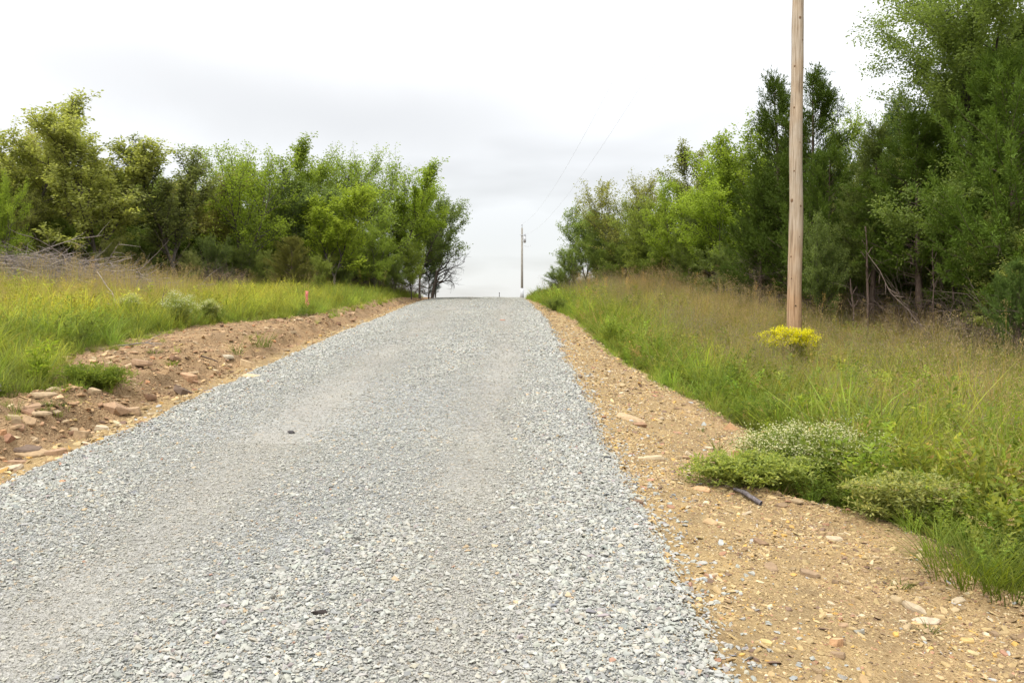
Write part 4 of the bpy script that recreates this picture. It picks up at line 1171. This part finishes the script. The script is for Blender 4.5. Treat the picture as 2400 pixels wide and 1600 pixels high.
# small steel marker post at the crest
def crest_post():
    p = Vector(((1147 - 1176) / FPX * 60, 60.0, 0)); p.z = zf(p.x, p.y)
    e = bpy.data.objects.new('marker_post', None); COL.objects.link(e); e.location = p
    e['label'] = 'tiny thin dark marker post standing at the crest of the road'; e['category'] = 'post'
    h = top_z(673, 60) - p.z
    cyl_part('shaft', e, .022, .020, h, (0, 0, h / 2), M_dark_bark, 8)
    cyl_part('cap', e, .035, .03, .05, (0, 0, h + .02), M_dark_bark, 8)
crest_post()

# ------------------------------------------------------------------ survey stake
M_lath = plain_mat("lath_wood", (.62, .42, .20), .8, .2)
M_ribbon = plain_mat("pink_ribbon", (.75, .24, .20), .5, .3, 0, .12, 30)
def stake():
    p = hit(705, 716)
    e = bpy.data.objects.new('survey_stake', None); COL.objects.link(e); e.location = p
    e['label'] = 'wooden survey stake wrapped in pink flagging, standing in the left grass'; e['category'] = 'stake'
    H = top_z(668, p.y) - p.z
    bm = bmesh.new(); bmesh.ops.create_cube(bm, size=1)
    for v_ in bm.verts: v_.co = Vector((v_.co.x * .042, v_.co.y * .012, (v_.co.z + .5) * (H + .1) - .1))
    me = bpy.data.meshes.new('lath'); bm.to_mesh(me); bm.free(); me.materials.append(M_lath)
    o = link('lath', me, e); o.rotation_euler = (0, .03, .2)
    r = np.random.RandomState(4)
    for k, (x0, ztop, ln, w) in enumerate(((-.016, H * 1.0, H * .80, .045), (.014, H * .97, H * .62, .05), (.0, H * .86, H * .68, .04))):
        n = 10; t = np.linspace(0, 1, n)
        x = x0 + .018 * np.sin(t * 6 + k * 2) + .02 * t; y = -.014 - .012 * k - .01 * np.sin(t * 5 + k); z = ztop - ln * t
        wd = w * (1 - .25 * t) * .5; tw = .5 * np.sin(t * 4 + k * 1.7)
        A = np.stack([x - wd * np.cos(tw), y - wd * np.sin(tw), z], 1); B = np.stack([x + wd * np.cos(tw), y + wd * np.sin(tw), z], 1)
        off = np.array([0, .0015, 0])
        V = np.stack([A, B, B + off, A + off], 1).reshape(-1, 3)
        i = np.arange(n - 1)[:, None] * 4; j = np.arange(4)[None]
        F = np.stack([i + j, i + (j + 1) % 4, i + 4 + (j + 1) % 4, i + 4 + j], -1).reshape(-1, 4)
        link('ribbon', mesh_np('ribbon', V, F, [M_ribbon], True), e)
stake()

# ------------------------------------------------------------------ individual plants
def plant(name, parts, loc, label, cat, rot=0, scale=1, group=None):
    """parts: list of (part name, mesh, tint)"""
    if len(parts) == 1:
        o = link(name, parts[0][1]); o.color = (*nat(parts[0][2]), 1)
    else:
        o = bpy.data.objects.new(name, None); COL.objects.link(o)
        for pn, me, t in parts:
            c = link(pn, me, o); c.color = (*nat(t), 1); c['kind'] = 'stuff'
    o.location = loc; o.rotation_euler = (0, 0, rot); o.scale = (scale,) * 3
    o['label'] = label; o['category'] = cat
    if group: o['group'] = group
    return o
def dome_bush(seed, w, d, h, nst, ll, lw, per, bloom=None, bn=0, bsz=.012, flat=.8, hmin=.35, yoff=.0):
    """many leafy stems fanned from one root so the outline is a ragged dome; blooms over its top"""
    r = np.random.RandomState(seed); b = MB(); fb = MB()
    T, D = [], []
    for k in range(nst):
        az = r.rand() * 6.283; q = math.sqrt(r.rand())
        ex = math.cos(az) * q * w / 2 * (.8 + .4 * r.rand()); ey = math.sin(az) * q * d / 2 * (.8 + .4 * r.rand())
        ez = h * (hmin + (1 - hmin) * math.sqrt(max(0, 1 - q * q)) ** flat) * (.8 + .3 * r.rand()) * (1 if k % 3 else .35 + .4 * r.rand())
        t = np.linspace(0, 1, 6)[:, None]
        P = np.concatenate([ex * t ** .75 + r.randn() * .02, ey * t ** .75 + r.randn() * .02, ez * np.sin(t * 1.45) / math.sin(1.45)], 1)
        P[1:] += r.randn(5, 3) * .012
        V, F = tube(P, np.linspace(.004, .0015, 6), 3); b.add(V, F, 0, np.full(len(V), .6))
        tt = (.08 + .92 * r.rand(per)) * 4.999; sg = np.clip(tt.astype(int), 0, 4); f = (tt - sg)[:, None]
        L_ = P[sg] * (1 - f) + P[sg + 1] * f
        dd = unit(r.randn(per, 3) * np.array([1, 1, .5]) + np.array([0, 0, .25]))
        L_ = L_ + dd * .025 * r.rand(per, 1)
        V, F, a = leaves(L_, dd, np.array([[0, 0, 1.]]) + r.randn(per, 3) * .5, ll * (.6 + .8 * r.rand(per)), lw, r); b.add(V, F, 0, a)
        if bn and k % 3:
            m = bn; Q = P[-1] + r.randn(m, 3) * np.array([.035, .035, .025]) * (w / .8) ** .5
            V, F, a = leaves(Q, unit(r.randn(m, 3) * np.array([1, 1, .4])), np.array([[0, 0, 1.]]) + r.randn(m, 3) * .5, bsz, bsz * .9, r); fb.add(V, F, 0, a)
    out = [b.mesh('foliage', [M_blade, M_twig])]
    if bn: out.append(fb.mesh('blooms', [bloom]))
    return out

p = hit(1808, 868)
p = Vector(((1808 - 1176) / FPX * 15.0, 15.0, 0)); p.z = zf(p.x, p.y)
hh = top_z(762, 15.0) - p.z
f, bl = dome_bush(601, .98, .6, hh, 170, .035, .006, 26, M_yellow, 80, .022, .45, .62)
plant('yellow_flower_bush', [('foliage', f, (0.202, 0.232, 0.062)), ('blooms', bl, (1, 1, 1))], p, 'bush topped with bright yellow flowers in front of the near pole', 'flowering bush')
for (u, v, w, h, mat, t, lab, sd) in ((412, 762, .62, .60, M_white, (0.124, 0.202, 0.046), 'bush of small white flowers, the whitest in the left grass', 602),
                                      (292, 752, .45, .5, M_cream, (0.155, 0.217, 0.046), 'pale cream flowering weed left of the whitest bush', 603),
                                      (486, 752, .35, .42, M_cream, (0.155, 0.217, 0.046), 'small pale flowering weed right of the whitest bush', 604)):
    p = hit(u, v); f, bl = dome_bush(sd, w, w, h, 90, .05, .012, 34, mat, 16, .015, .7, .4)
    q_ = p + Vector((-.35, .9, 0)); q_.z = zf(q_.x, q_.y)
    plant('flowering_weed', [('foliage', f, (.30, .34, .12)), ('blooms', bl, (1, 1, 1))], q_, lab, 'flowering weed')
# cream flowering mound and the low leafy mat in front of it
p = hit(1890, 1128); f, bl = dome_bush(605, 1.3, .8, .42, 230, .034, .013, 50, M_cream, 40, .013, .8, .4)
plant('flowering_weed', [('foliage', f, (0.155, 0.240, 0.054)), ('blooms', bl, (1, 1, 1))], p + Vector((0, .25, 0)), 'broad weed mound with cream flowers spilling on to the right shoulder', 'flowering weed')
p = hit(1735, 1122); f, = dome_bush(606, 1.0, .55, .22, 200, .030, .016, 50, flat=.6, hmin=.4)
plant('leafy_weed', [('foliage', f, (.31, .36, .10))], p + Vector((0, .12, 0)), 'low mat of small rounded green leaves reaching over the shoulder, beside a dark stick', 'weed')
p = hit(2085, 1215); f, = dome_bush(607, .9, .55, .32, 190, .030, .014, 48, flat=.7, hmin=.4)
plant('leafy_weed', [('foliage', f, (.34, .36, .13))], p + Vector((.05, .15, 0)), 'yellowish green leafy mound between the cream flowered mound and the big grass clump', 'weed')
p = hit(2330, 1330); f, = dome_bush(608, .45, .4, .24, 90, .024, .010, 40, flat=.7, hmin=.4)
plant('leafy_weed', [('foliage', f, (0.171, 0.225, 0.062))], p + Vector((.1, .1, 0)), 'leafy weed at the right edge of the picture, behind the lowest grass', 'weed')
p = hit(1975, 1065); f, bl = dome_bush(609, .35, .3, .40, 26, .03, .008, 22, M_white, 9, .012, .7, .6)
plant('flowering_weed', [('foliage', f, (0.124, 0.217, 0.046)), ('blooms', bl, (1, 1, 1))], p + Vector((.05, .3, 0)), 'weed with flat white flower heads just right of the cream flowered mound', 'flowering weed')
p = hit(205, 898); f, = dome_bush(610, .85, .5, .24, 190, .045, .010, 36, flat=.7, hmin=.3)
plant('leafy_weed', [('foliage', f, (0.109, 0.240, 0.046))], p + Vector((0, .1, 0)), 'feathery bright green weed hanging over the left bank above the big slab', 'weed')
p = hit(1405, 800); f, = dome_bush(611, .62, .5, .50, 90, .05, .016, 26, flat=.7, hmin=.4)
plant('leafy_weed', [('foliage', f, (0.139, 0.271, 0.046))], p + Vector((.1, .2, 0)), 'leafy light green weed at the grass edge of the upper right shoulder', 'weed')
p = hit(1275, 715); f, = dome_bush(612, .95, .6, .40, 90, .05, .014, 26, flat=.7, hmin=.4)
plant('leafy_weed', [('foliage', f, (0.078, 0.171, 0.046))], p, 'dark green weed patch on the far right shoulder near the crest', 'weed')
p = hit(95, 880); f, = dome_bush(613, .35, .3, .42, 22, .07, .02, 14, flat=.7, hmin=.6)
plant('leafy_weed', [('foliage', f, (0.264, 0.341, 0.046))], p, 'pale yellow green broad leafed sprout left of the feathery bank weed', 'weed')

def clump_mesh(seed, n, rad, h0, h1, w, lean, seeds=0):
    r = np.random.RandomState(seed); b = MB()
    V, F, a, _, _ = blades_np(r, n, rad, h0, h1, w, lean * 1.6, 5, 1.1); b.add(V, F, 0, a)
    if seeds:
        V, F, a, T_, D = blades_np(r, seeds, rad * .6, h1 * .9, h1 * 1.5, .0025, .9, 5, .25); b.add(V, F, 0, a)
        hn = 26; Tt = np.repeat(T_, hn, 0); Dd = np.repeat(D, hn, 0); m = len(Tt); q = r.rand(m, 1)
        P = Tt - Dd * .10 * q + np.array([[0, 0, .02]]) * (1 - q) + r.randn(m, 3) * .003
        V, F, a = leaves(P, unit(Dd + r.randn(m, 3) * .5), rvec(r, m), .010, .004, r); b.add(V, F, 1, a)
    return b.mesh('grass_clump', [M_blade, M_tan])
for i, (u, v, rad, h0, h1, n, t, lab, sd) in enumerate((
        (2235, 1330, .22, .18, .48, 230, (.085, .165, .02), 'big arching bright green grass clump at the lower right, nearest of all', 12),
        (2330, 1375, .14, .12, .32, 110, (.10, .15, .03), 'grass clump at the right edge below the big arching clump', 4),
        (2160, 1240, .14, .15, .40, 100, (.09, .155, .025), 'upright grass clump behind the big arching clump', 4),
        (2068, 1350, .045, .04, .10, 46, (.045, .15, .03), 'small dark green sprout alone on the dirt left of the big clump', 0),
        (2135, 1458, .02, .06, .14, 14, (.07, .13, .03), 'thin wisp of grass alone on the dirt near the bottom right', 0),
        (1610, 992, .03, .05, .12, 22, (.09, .14, .04), 'tiny tuft on the shoulder beside a reddish block', 0),
        (1648, 1035, .03, .10, .26, 16, (.10, .16, .04), 'slender upright tuft behind the reddish block', 2),
        (1790, 1010, .13, .16, .42, 120, (.085, .155, .03), 'arching green grass clump behind the low leafy mat', 3),
        (1560, 870, .12, .14, .36, 110, (.075, .15, .02), 'lush low grass clump on the middle right grass edge', 0),
        (112, 938, .05, .05, .12, 40, (.09, .13, .04), 'small tuft among the slabs on the left bank', 0),
        (138, 932, .04, .04, .09, 34, (.07, .12, .04), 'second small tuft right of the one among the slabs', 0),
        (395, 838, .06, .06, .14, 50, (.11, .18, .02), 'yellow green tuft alone on the bare left dirt', 0),
        (355, 812, .09, .04, .09, 60, (.08, .13, .03), 'flat spreading tuft above the yellow green one on bare dirt', 0),
        (545, 815, .06, .20, .40, 34, (.08, .15, .03), 'tall narrow green tuft at the top of the left bank', 0),
        (600, 800, .14, .15, .40, 70, (.10, .15, .035), 'open spiky tuft at the top of the left bank right of the narrow one', 0),
        (1712, 1108, .12, .12, .30, 44, (.15, .20, .05), 'thin grass poking up through the left part of the low leafy mat', 3),
        (1860, 1135, .14, .14, .34, 50, (.18, .22, .06), 'thin grass growing through the front of the cream flowered mound', 4),
        (1985, 1165, .16, .14, .36, 70, (.17, .23, .05), 'grass between the cream flowered mound and the yellowish mound', 4),
        (2120, 1225, .16, .12, .30, 60, (.19, .23, .06), 'grass sprouting through the yellowish green leafy mound', 4),
        (255, 868, .08, .05, .16, 60, (.07, .14, .03), 'little grass tuft right of the feathery bank weed', 0))):
    p = hit(u, v); me = clump_mesh(620 + i, n, rad, h0, h1, .0065 if p.y < 9 else .009, .8, sd)
    plant('grass_clump', [('blades', me, t)], p, lab, 'grass clump', group='grass clumps growing out of the dirt')

# golden plumed stalks that stand above the meadow
r = np.random.RandomState(91)
plume = []
for k in range(4):
    b = MB()
    V, F, a, T_, D = blades_np(r, 1, .01, 1.15, 1.3, .007, .12, 3, .05); b.add(V, F, 0, a * 0 + .9)
    m = 60; q = r.rand(m, 1); P = T_ - np.array([[0, 0, .30]]) * q + r.randn(m, 3) * .034 * (.35 + np.sin(q * 3.1)) + D * .03 * (1 - q)
    V, F, a = leaves(P, unit(np.array([[0, 0, 1.]]) + D * .5 + r.randn(m, 3) * .4), rvec(r, m), .032, .009, r); b.add(V, F, 1, a)
    plume.append(b.mesh('plumed_stalk', [M_blade, M_gold if k < 2 else M_tan]))
spots = [(1345, 30), (1372, 29), (1385, 30), (1412, 28), (1430, 31), (1452, 27), (1468, 28), (1360, 27), (1400, 26.5), (1345, 33), (1490, 27), (1520, 26), (1440, 25), (1580, 26), (1630, 25),
         (1660, 24.5), (1700, 23.5), (1722, 22.5), (1752, 22), (1768, 22.5), (1785, 21.5), (1758, 21), (1775, 20.5), (1872, 20), (1930, 18.5), (1938, 18.5), (1955, 18), (2015, 17.5), (2140, 15.5), (2310, 13.5), (2330, 13), (1735, 21.5),
         (160, 19.5), (205, 20), (120, 21), (840, 33), (870, 34), (900, 35), (855, 34.5), (885, 33.5)]
for i, (u, d) in enumerate(spots):
    p = at_depth(u + r.randn() * 4, d)
    left = u < 1176
    k = r.randint(0, 2) if (u < 1500 and not left) or r.rand() < .2 else r.randint(2, 4)
    o = link('plumed_stalk', plume[k]); o.location = p; o.rotation_euler = (r.randn() * .08, r.randn() * .08, r.rand() * 6.28)
    s = (.9 + .25 * r.rand()) * (.85 if left else 1); o.scale = (.85, .85, s); o.color = (.34, .25, .11, 1)
    o['category'] = 'grass stalk'
    if left: o['label'] = 'dry tan plumed grass stalk at the foot of the left trees'; o['group'] = 'dry plumed stalks on the left'
    elif u < 1530: o['label'] = 'golden plumed grass stalk in the far part of the right meadow'; o['group'] = 'golden plumed stalks in the far meadow'
    else: o['label'] = 'dry brown plumed stalk before the dark trees on the right'; o['group'] = 'dry plumed stalks before the right trees'

# ------------------------------------------------------------------ rocks and sticks
def rock(u, v, size, tint, label, kind='slab', th=.25, rot=None, tilt=(0, 0), seed=0, group=None, n=7, sink=.38, stretch=1.0):
    p = hit(u, v)
    me = slab_mesh('rock', 700 + seed, th, M_shale, n) if kind == 'slab' else hull_mesh('rock', 700 + seed, th * 2, M_shale, 14)
    o = link('rock', me); o.color = (*tint, 1)
    o.scale = (size * stretch, size, size); o.location = p + Vector((0, 0, size * th * (.5 - sink)))
    o.rotation_euler = (tilt[0], tilt[1], random.random() * 6.28 if rot is None else rot)
    o['label'] = label; o['category'] = 'rock'
    if group: o['group'] = group
    return o
RD, TN, LT_, DKB, OR = (.33, .215, .130), (.36, .265, .160), (.44, .355, .245), (.15, .105, .075), (.40, .22, .11)
rock(262, 945, .30, RD, 'large reddish brown boulder slab jutting from the left bank', 'hull', .34, .3, (.35, .15), 1, stretch=1.0)
rock(300, 948, .24, (.36, .25, .15), 'thick brown slab leaning against the large reddish boulder', 'slab', .30, .1, (.1, -.1), 2)
rock(34, 968, .13, TN, 'small square tan block at the upper left of the rubble', 'slab', .6, .6, (0, 0), 3, n=5)
rock(75, 935, .26, RD, 'flat reddish slab lying level above the tan block', 'slab', .12, .2, (.1, 0), 4)
rock(92, 950, .20, TN, 'thin tan slab just right of the flat reddish slab', 'slab', .12, 1.2, (.12, 0), 5)
rock(100, 908, .24, TN, 'wide tan slab just below the left weeds', 'slab', .15, 0, (.05, 0), 6)
rock(215, 905, .13, TN, 'small pointed tan rock under the feathery bank weed', 'slab', .4, .5, (.2, .3), 7)
rock(235, 986, .13, LT_, 'pale cream rock chip left below the large boulder', 'slab', .35, .2, (.1, .1), 8)
rock(190, 1005, .15, (.38, .27, .16), 'square brown block low on the left bank', 'slab', .6, .4, (.1, .1), 9, n=5)
rock(168, 995, .11, TN, 'tan chip leaning beside the square brown block', 'slab', .35, 1.0, (.5, 0), 10)
rock(75, 1045, .28, (.33, .23, .13), 'long flat brown slab in the lowest rubble on the left', 'slab', .12, .1, (.12, .05), 11, stretch=1.2)
rock(128, 1045, .17, RD, 'reddish angular block right of the long flat slab', 'slab', .35, .3, (.15, .1), 12)
rock(62, 1033, .22, DKB, 'dark brown slab on top of the long flat slab', 'slab', .14, .3, (.2, .15), 13)
rock(25, 1080, .17, LT_, 'pale broken slab at the bottom left of the rubble', 'slab', .2, .5, (.2, -.2), 14)
rock(40, 1065, .19, RD, 'reddish slab just above the pale broken slab', 'slab', .16, .9, (.1, 0), 15)
rock(8, 1000, .09, OR, 'orange block at the very left edge', 'hull', .4, 0, (0, 0), 16)
rock(18, 1018, .11, (.28, .15, .09), 'rust red block just under the orange block at the left edge', 'hull', .35, .5, (0, 0), 17)
rock(570, 842, .27, (.52, .38, .22), 'pale tan block at the top of the left bank halfway up', 'slab', .42, .2, (.1, .1), 18)
rock(580, 866, .26, (.46, .36, .22), 'flat tan slab at the road edge below the pale tan block', 'slab', .15, .5, (.1, .1), 19)
rock(430, 872, .24, (.42, .26, .15), 'reddish tan block on the left bank, middle', 'slab', .45, .2, (.2, .1), 20)
rock(420, 905, .30, DKB, 'dark overhanging rock in the hollow of the left bank', 'hull', .3, .4, (.1, .2), 21)
rock(325, 838, .26, RD, 'flat red brown rock on the bare left dirt', 'slab', .22, .1, (0, .1), 22)
rock(523, 822, .20, (.42, .36, .26), 'grey tan flat rock under the narrow tuft', 'slab', .25, .5, (0, 0), 23)
rock(1452, 965, .24, (.40, .29, .17), 'long orange tan rock on the right shoulder near the gravel', 'hull', .18, -.5, (.1, .25), 24, stretch=1.3)
rock(1470, 978, .15, (.27, .16, .09), 'brown rock at the tip of the long orange tan rock', 'hull', .28, -.3, (0, .2), 25)
rock(1487, 1052, .24, (.44, .35, .22), 'pale flat stone half buried by the gravel edge on the right', 'slab', .10, .1, (.05, 0), 26, stretch=1.3)
rock(1694, 1050, .13, (.43, .22, .12), 'reddish square block at the right shoulder', 'slab', .62, .5, (0, .15), 27, n=5)
rock(1672, 1056, .10, (.46, .29, .16), 'thin tan chip leaning at the foot of the reddish square block', 'slab', .2, .3, (.1, .3), 28)
rock(1678, 985, .17, (.42, .25, .13), 'brown wedge shaped rock at the grass edge', 'hull', .3, -.5, (.1, .3), 29)
rock(1612, 1125, .14, (.48, .30, .16), 'orange brown slab lying below and left of the leafy mat', 'slab', .16, -.3, (.1, .1), 30)
rock(1632, 1202, .10, (.40, .27, .14), 'brown flake on the middle of the right shoulder', 'slab', .2, -.2, (.1, .2), 31)
rock(1655, 1206, .075, (.50, .38, .2), 'tan flake touching the brown flake', 'slab', .25, .2, (.1, .1), 32)
rock(1745, 1250, .10, (.22, .14, .08), 'dark brown tilted rock in the middle of the right shoulder', 'slab', .3, -.6, (.3, .4), 33)
rock(1918, 1240, .12, (.42, .33, .22), 'pale flat stone on the right shoulder below the leafy mounds', 'slab', .15, .2, (.05, .05), 34)
rock(2125, 1430, .14, (.44, .35, .25), 'pale pinkish slab near the dark sprout', 'slab', .10, .1, (.05, .05), 35, stretch=1.3)
rock(2220, 1472, .09, (.44, .30, .12), 'mustard yellow flake near the lower right corner', 'slab', .14, .4, (.05, .1), 36)
rock(1760, 1478, .065, (.48, .36, .16), 'yellow chip on the dirt near the bottom gravel edge', 'slab', .3, .3, (.1, .2), 37)
rock(1920, 1485, .075, (.50, .30, .16), 'orange tan cube at the bottom of the right shoulder', 'slab', .6, .5, (.1, .1), 38, n=5)
rock(1975, 1455, .06, (.27, .25, .20), 'dark grey rounded pebble on the dirt, right of the orange tan cube', 'hull', .3, 0, (0, 0), 39)
rock(735, 1420, .062, (.035, .028, .025), 'nearly black stone lying alone on the gravel', 'hull', .28, .1, (0, .1), 40, stretch=1.3, sink=-.1)
rock(1155, 737, .10, (.38, .22, .16), 'reddish flat rock on the gravel near the crest', 'slab', .30, 0, (0, 0), 41, stretch=1.5, sink=-.1)
rock(670, 998, .075, (.06, .055, .055), 'small dark stone on the left half of the gravel', 'hull', .3, .2, (0, .3), 42, sink=-.1)
rock(1395, 1055, .06, (.05, .05, .05), 'small black stone close to the right gravel edge', 'hull', .3, .2, (0, .1), 43, sink=-.1)
rock(148, 1108, .07, (.42, .20, .09), 'orange brown chip on the gravel at the left', 'slab', .2, .2, (0, .1), 44, sink=-.1)
rr_ = np.random.RandomState(99)
for k in range(120):       # anonymous slabs of the left bank
    y = 6.2 + 16 * rr_.rand() ** 1.5; q = .42 + 1.1 * rr_.rand() ** 1.3; x = float(edge_l(np.array([y]))[0]) - q
    s = .06 + .13 * rr_.rand() ** 2
    me = S_src[rr_.randint(0, 8)]
    o = link('rock', me); o.location = (x, y, zf(x, y) + s * .04); o.scale = (s * (1 + .4 * rr_.rand()), s, s * (1 + rr_.rand()))
    o.rotation_euler = (rr_.randn() * .28, rr_.randn() * .28, rr_.rand() * 6.28); o.color = (*(np.array([RD, TN, (.33, .21, .12), (.25, .15, .09), (.38, .26, .15)][rr_.randint(0, 5)]) * (1 + .1 * rr_.randn())), 1)
    o['label'] = 'broken brown shale piece among the rubble of the left bank'; o['category'] = 'rock'; o['group'] = 'broken shale pieces on the left bank'
for k in range(120):
    y = 3.0 + 11 * rr_.rand() ** 1.5; a, b = float(edge_r(np.array([y]))[0]) + .12, float(grass_r(np.array([y]))[0]); x = a + (b - a) * rr_.rand() ** .8
    s = .035 + .06 * rr_.rand() ** 2
    o = link('rock', S_src[rr_.randint(0, 8)]); o.location = (x, y, zf(x, y) + s * .05); o.scale = (s * (1.1 + .6 * rr_.rand()), s, s * (.9 + rr_.rand()))
    o.rotation_euler = (rr_.randn() * .25, rr_.randn() * .25, rr_.rand() * 6.28); o.color = (*(np.array([(.40, .30, .17), TN, (.45, .36, .24), (.27, .185, .11), (.36, .24, .14)][rr_.randint(0, 5)]) * (1 + .1 * rr_.randn())), 1)
    o['label'] = 'thin tan shale flake lying loose on the right shoulder'; o['category'] = 'rock'; o['group'] = 'loose shale flakes on the right shoulder'

def stick(A, B, r0, r1, mat, label, wob=.02, n=8, seed=1, k=6, name='stick', lift=.0, twigs=0):
    r = np.random.RandomState(seed); t = np.linspace(0, 1, n)[:, None]
    P = np.array(A) + (np.array(B) - np.array(A)) * t; P[1:-1] += (np.cumsum(r.randn(n - 2, 3), 0) * wob * .6) * np.sin(t[1:-1] * math.pi)
    b = MB(); V, F = tube(P, np.linspace(r0, r1, n) * (1 + .15 * r.randn(n)), k); b.add(V, F)
    for j in range(twigs):
        q2, t2 = on_line(P, .2 + .7 * r.rand()); Tq = limb(q2, side_dir(t2, .6, r.rand() * 6.28), .25, 0, r, 3, .1, 0)
        V, F = tube(Tq, np.linspace(r1, r1 * .4, 4), 4); b.add(V, F)
    o = link(name, b.mesh(name, [mat], True)); o['label'] = label; o['category'] = 'stick'
    return o
M_driftwood = bark_mat("grey_rotten_wood", (.07, .06, .065), (.26, .23, .23), 20)
a, b_ = hit(1685, 1133), hit(1748, 1162)
stick(a + Vector((0, 0, .025)), b_ + Vector((0, 0, .018)), .013, .019, M_driftwood, 'dark grey broken stick on the shoulder in front of the leafy mat', .006, 9, 5)
a, b_ = hit(272, 797), hit(372, 796)
stick(a + Vector((0, 0, .02)), b_ + Vector((0, 0, .03)), .011, .007, M_dead, 'pale bare stick lying on the bare dirt at the left', .012, 8, 6, twigs=2)
a, b_ = hit(462, 822), hit(500, 836)
stick(a + Vector((0, 0, .02)), b_ + Vector((0, 0, .02)), .012, .008, M_twig, 'short reddish stick on the upper left bank', .01, 6, 7)
a = hit(285, 742); b_ = at_depth(225, a.y + 2.5)
stick(a + Vector((0, 0, .1)), b_ + Vector((0, 0, .8)), .004, .009, M_dead, 'long pale branch leaning out of the brush pile into the grass', .03, 10, 8, twigs=3)
a = hit(2, 905)
stick(a + Vector((0, 0, .0)), a + Vector((-.12, .1, .16)), .035, .02, M_dead, 'splintered pale root stub at the very left edge', .006, 6, 9)
a = hit(95, 755)
stick(a, a + Vector((.06, 0, .32)), .012, .009, M_twig, 'thin dark snag with bent tip in the left grass', .015, 6, 10)
a = hit(372, 735)
stick(a, a + Vector((.06, 0, .62)), .010, .004, M_twig, 'leafless thin sapling stem in the left grass before the brush pile', .02, 7, 11, twigs=3)
# pale dead saplings and trunks among the right trees
for i, (u, d, vt, rr, lab) in enumerate(((2193, 18.0, 515, .028, 'slim reddish bare stem just left of the oak trunk'), (2150, 17.6, 560, .016, 'thin bare stem left of the slim reddish one'),
                                         (1995, 19.6, 520, .030, 'slim grey bare trunk rising from grass right of the pole'), (1962, 19.4, 640, .02, 'short broken grey stem beside the slim bare trunk'))):
    p = at_depth(u, d); top = top_z(vt, d)
    o = stick(p - Vector((0, 0, .1)), Vector((p.x - .1, p.y, top)), rr, rr * .6, M_cedar_bark, lab, .02, 9, 20 + i, 6, 'bare_stem', twigs=8)
    o['category'] = 'bare stem'
# fallen pale limb under the right cedars
P0, P1 = at_depth(1985, 18.6), at_depth(2165, 17.2)
stick(Vector((P0.x, P0.y, top_z(575, 18.6))), Vector((P1.x, P1.y, P1.z + .25)),   .006, .011, M_twig, 'long thin fallen limb slanting down under the right cedars', .05, 10, 30, twigs=10, name='fallen_limb')

print("DONE objects", len(bpy.data.objects))
#print("TRIS", sum(len(m.polygons)*2 for m in bpy.data.meshes if m.users))
